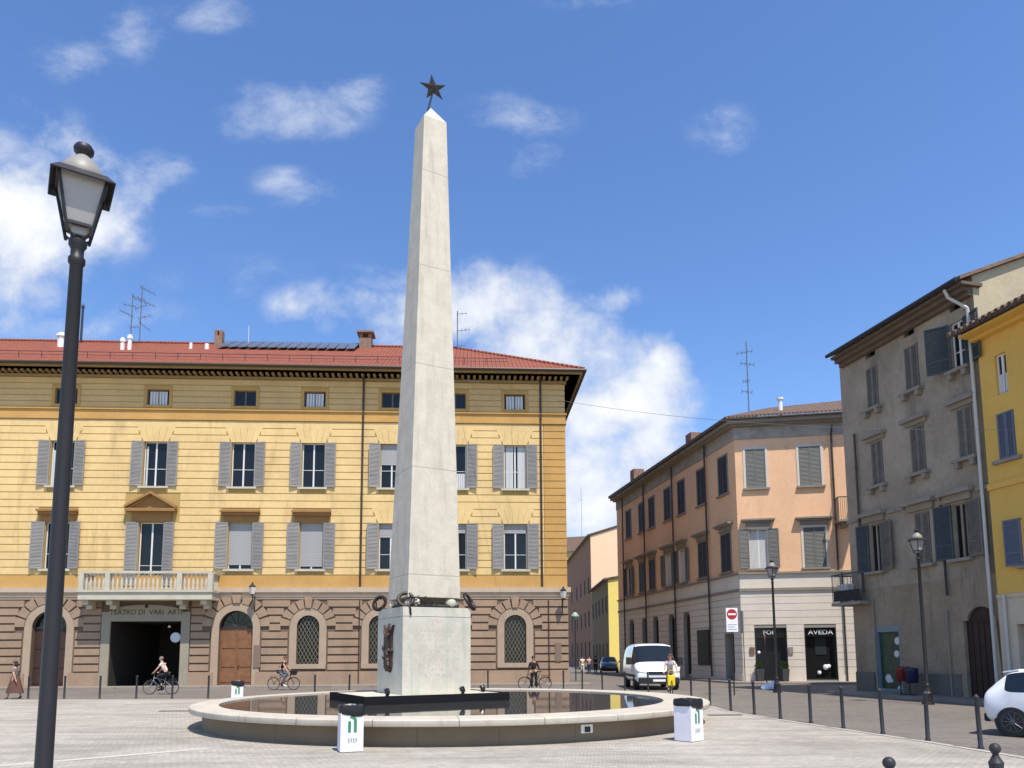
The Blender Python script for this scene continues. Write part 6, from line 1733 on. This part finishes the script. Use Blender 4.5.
# walker with a long skirt at the far left
p = gpt(14, 698.8)
person('woman with grey top and long brown skirt walking at the left edge', (p.x, p.y, 0), R(180), dict(pelvis=(0, 0, .88), chest=(.02, 0, 1.24), head=(.06, 0, 1.50), elbowL=(-.08, .24, 1.04), elbowR=(.0, -.26, 1.02), wristL=(-.16, .22, .82), wristR=(.12, -.24, .84),
       kneeL=(.16, .08, .47), ankleL=(.24, .08, .08), kneeR=(-.06, -.08, .46), ankleR=(-.24, -.08, .12), sway=(-.03, 0), footR=(1, 0, -.7)), cloth('olive_grey_top', 120, 112, 100), cloth('rust_brown_skirt', 92, 64, 52), H_dark, M_plas, .6, skirt=(.24, .32, .98), long_hair=True)
# three walkers in the side street
st_ = dict(pelvis=(0, 0, .92), chest=(.01, 0, 1.30), head=(.03, 0, 1.57), elbowL=(-.03, .25, 1.07), elbowR=(-.03, -.25, 1.07), wristL=(.08, .24, .85), wristR=(.04, -.24, .85), kneeL=(.10, .09, .48), ankleL=(.14, .09, .07), kneeR=(0, -.09, .48), ankleR=(-.18, -.09, .10), footR=(1, 0, -.6))
for (px, top_, bot_, l, rz_, d_) in ((582.5, SH_W, cloth('white_trousers', 200, 196, 194), 'walker dressed all in white, leftmost of the group in the side street', -80, 0),
                         (589.3, cloth('pinkish_shirt', 206, 184, 186), cloth('blue_jeans', 58, 66, 96), 'walker in a pale pink shirt and blue jeans in the side street', -100, .5),
                         (595.8, cloth('maroon_shirt', 58, 30, 30), cloth('dark_trousers', 40, 40, 44), 'walker in dark maroon, nearest the dark parked car', 80, 1.0)):
    p = gpt(px, 674.5 - d_ * .4); person(l, (p.x, p.y, 0), R(rz_), st_, top_, bot_, H_dark, M_plas, .5, group=None)

# ================================================================== signs, planters, bags, bins by the shops
SZ = 32.5
c_ = aty(731.5, 620, SZ); s0_ = aty(726.3, 632, SZ); s1_ = aty(737, 608, SZ)
sg = empty('no_entry_sign', (c_.x, SZ, 0), 'red and white no entry sign on a pole at the salmon building corner', 'road sign')
b = MB(); b.rod((c_.x, SZ, 0), (c_.x, SZ, s1_.z), .03, 8); b.build('pole', M_iron, sg)
b = MB(); b.box(s0_.x, s1_.x, SZ - .06, SZ - .035, s0_.z, s1_.z); pl_ = b.build('panel', M_white, sg, bevel=.005)
rz_ = (s1_.x - s0_.x) / 2 * .88; zc_ = s1_.z - rz_ - .05
b = MB(Matrix.Translation(((s0_.x + s1_.x) / 2, SZ - .0615, zc_)) @ Matrix.Rotation(R(90), 4, 'X')); b.lathe([(0, 0), (rz_, 0), (rz_, .006), (0, .006)], 24); b.build('red_disc', mat('sign_red', srgb(176, 34, 44), .5), pl_)
b = MB(); cx0 = (s0_.x + s1_.x) / 2; b.box(cx0 - rz_ * .75, cx0 + rz_ * .75, SZ - .075, SZ - .069, zc_ - .04, zc_ + .04); b.build('white_bar', M_white, pl_)
b = MB(); 
for k in range(3): b.box(s0_.x + .06, s1_.x - .06 - .08 * (k % 2), SZ - .064, SZ - .0605, s0_.z + .10 + .10 * k, s0_.z + .13 + .10 * k)
b.build('small_print', mat('grey_print', srgb(150, 156, 160), .5), pl_)
# sign seen edge-on on the corner of the building
q = aty(742, 622, PR.P.y - .5); es = empty('edge_on_sign', (q.x, q.y, 0), 'narrow sign seen edge-on, fixed at the corner of the salmon building', 'road sign')
b = MB(); z0_, z1_ = aty(742, 633, q.y).z, aty(742, 611, q.y).z; b.box(q.x - .02, q.x + .02, q.y - .28, q.y + .28, z0_, z1_); b.build('panel', mat('sign_back_grey', srgb(150, 150, 145), .5), es)
b = MB(); b.rod((q.x + .05, q.y, .1), (q.x + .05, q.y, z1_), .025, 7); b.build('pole', M_iron, es)
# brown pole with small round sign turned away
q = gpt(767, 687); rs = empty('round_sign', (q.x, q.y, 0), 'small round sign on a thin brown pole before the first black shop front', 'road sign')
z1_ = aty(767, 634, q.y).z; b = MB(); b.rod((q.x, q.y, 0), (q.x, q.y, z1_), .035, 8); b.build('pole', mat('brown_pole', srgb(98, 70, 62), .6), rs)
b = MB(Matrix.Translation((q.x - .04, q.y - .05, z1_ - .05)) @ Matrix.Rotation(R(60), 4, 'Z') @ Matrix.Rotation(R(90), 4, 'X')); b.lathe([(0, 0), (.2, 0), (.2, .02), (0, .02)], 20); b.build('disc', mat('sign_back_red', srgb(150, 110, 100), .5), rs)
# planters either side of the shop door
M_leaf = mat('box_leaves', srgb(70, 92, 40), .7, .35, 9)
def make_planter():
    root = empty('planter', (0, 0, 0), 'dark planter with clipped green bush left of the black shop door', 'planter', 'planters by the shop door', local=True)
    b = MB(); b.add([(-.18, -.18, 0), (.18, -.18, 0), (.18, .18, 0), (-.18, .18, 0), (-.24, -.24, .75), (.24, -.24, .75), (.24, .24, .75), (-.24, .24, .75)], [(3, 2, 1, 0), (4, 5, 6, 7), (0, 1, 5, 4), (1, 2, 6, 5), (2, 3, 7, 6), (3, 0, 4, 7)]); b.build('pot', mat('anthracite_pot', srgb(62, 62, 64), .6), root, bevel=.01)
    b = MB(); rr = random.Random(8)
    for i in range(420):
        a = rr.random() * 2 * PI; ph = rr.random() * PI; q_ = .30 * (rr.random() ** .4)
        c = Vector((q_ * math.sin(ph) * math.cos(a), q_ * math.sin(ph) * math.sin(a), .95 + .24 * math.cos(ph)))
        t = Vector((rr.random() - .5, rr.random() - .5, rr.random() - .3)).normalized() * .055; s_ = t.cross(Vector((rr.random(), rr.random(), 1))).normalized() * .022
        b.add([tuple(c - t), tuple(c + s_), tuple(c + t), tuple(c - s_)], [(0, 1, 2, 3)])
    b.build('bush', M_leaf, root); return root
pl0 = make_planter()
def onPR(px, w): u_ = PR.u(px, 680, w); q = PR.pt(u_, w, .115); return q
pl0.location = onPR(760, .35); copy_tree(pl0, None, onPR(784.5, .35), .2, 'dark planter with clipped green bush right of the black shop door')
# rubbish bags at the foot of the pole
rr = random.Random(2)
for i, (px, py, r_, l) in enumerate(((766.5, 690, .24, 'small white rubbish bag slumped at the foot of the brown pole'), (773.5, 689.5, .28, 'taller white rubbish bag against the lamp post'))):
    q = gpt(px, py); b = MB(); n = 14
    prof_ = [(.5, 0), (1, .12), (1.05, .5), (.8, .95), (.35, 1.25), (.2, 1.35), (.34, 1.5), (.1, 1.5)]
    vs = []
    for (a_, z_) in prof_:
        for k in range(n): f_ = r_ * a_ * (1 + .16 * (rr.random() - .5)); vs.append((f_ * math.cos(2 * PI * k / n), f_ * math.sin(2 * PI * k / n), max(0.008, z_ * r_ * (1 + .1 * (rr.random() - .5)))))
    b.add(vs, [(j * n + k, j * n + (k + 1) % n, (j + 1) * n + (k + 1) % n, (j + 1) * n + k) for j in range(len(prof_) - 1) for k in range(n)] + [tuple(range(n))])
    o = b.build('rubbish_bag', mat('white_bag_plastic', srgb(226, 226, 228), .4), None, smooth=True); o.location = (q.x, q.y, 0.0); tag(o, l, 'rubbish bag')
# street bins by the grey house
def street_bin(label, px, pyb, pyt, m, pole=True):
    w = .9; u_ = GF.u(px, (pyb + pyt) / 2, w); q = GF.pt(u_, w, 0); z0_, z1_ = GF.z(px, pyb, w), GF.z(px, pyt, w)
    root = empty('street_bin', (q.x, q.y, .12), label, 'street bin', None)
    b = MB(Matrix.Translation((q.x, q.y, 0))); b.lathe([(.20, z0_), (.235, z0_ + .04), (.245, z1_ - .16), (.26, z1_ - .13), (.24, z1_ - .03), (.12, z1_), (0, z1_ + .01)], 18); b.build('drum', m, root, smooth=True)
    b = MB(Matrix.Translation((q.x, q.y, 0))); b.rod((0, .2, .12), (0, .2, z1_ + .05), .03, 8); b.lathe([(.16, .121), (.16, .15), (.04, .17)], 14); b.build('stand', M_iron, root)
street_bin('dark red street bin beside the poster of the grey townhouse', 902.5, 681, 666.5, mat('dark_red_enamel', srgb(112, 26, 30), .4))
street_bin('navy blue street bin next to the dark red one', 911.5, 683, 667.5, mat('navy_enamel', srgb(30, 34, 62), .4))
# overhead cable
pa = LF.pt(LF.u(455, 377, .2), .2, LF.z(455, 377, .2)); pb_ = YF.pt(YF.u(1016, 430), .1, YF.z(1016, 430))
b = MB(); n = 40; L_ = []
for i in range(n + 1):
    t = i / n; q = pa.lerp(pb_, t); q.z -= 4 * .9 * t * (1 - t); L_.append(tuple(q))
b.path(L_, .009, 5); tag(b.build('overhead_cable', mat('cable_grey', srgb(120, 120, 122), .6), None), 'thin grey cable strung across the square from palazzo to yellow house', 'cable')
# lamp hung over the side street
q = aty(575, 617, 52); hl_ = empty('street_lantern', (q.x, 52, q.z), 'pale lamp mounted high by the mouth of the side street', 'street lamp')
b = MB(); b.lathe([(.04, .35), (.14, .28), (.28, .08), (.28, .02), (.14, -.2), (.04, -.24)], 14, Matrix.Translation(q)); b.build('shade', mat('pale_green_lamp', srgb(150, 165, 158), .5), hl_)
b = MB(); b.rod((q.x - .0, 52, 0), (q.x, 52, q.z + .5), .04, 8); b.build('pole', M_iron, hl_)
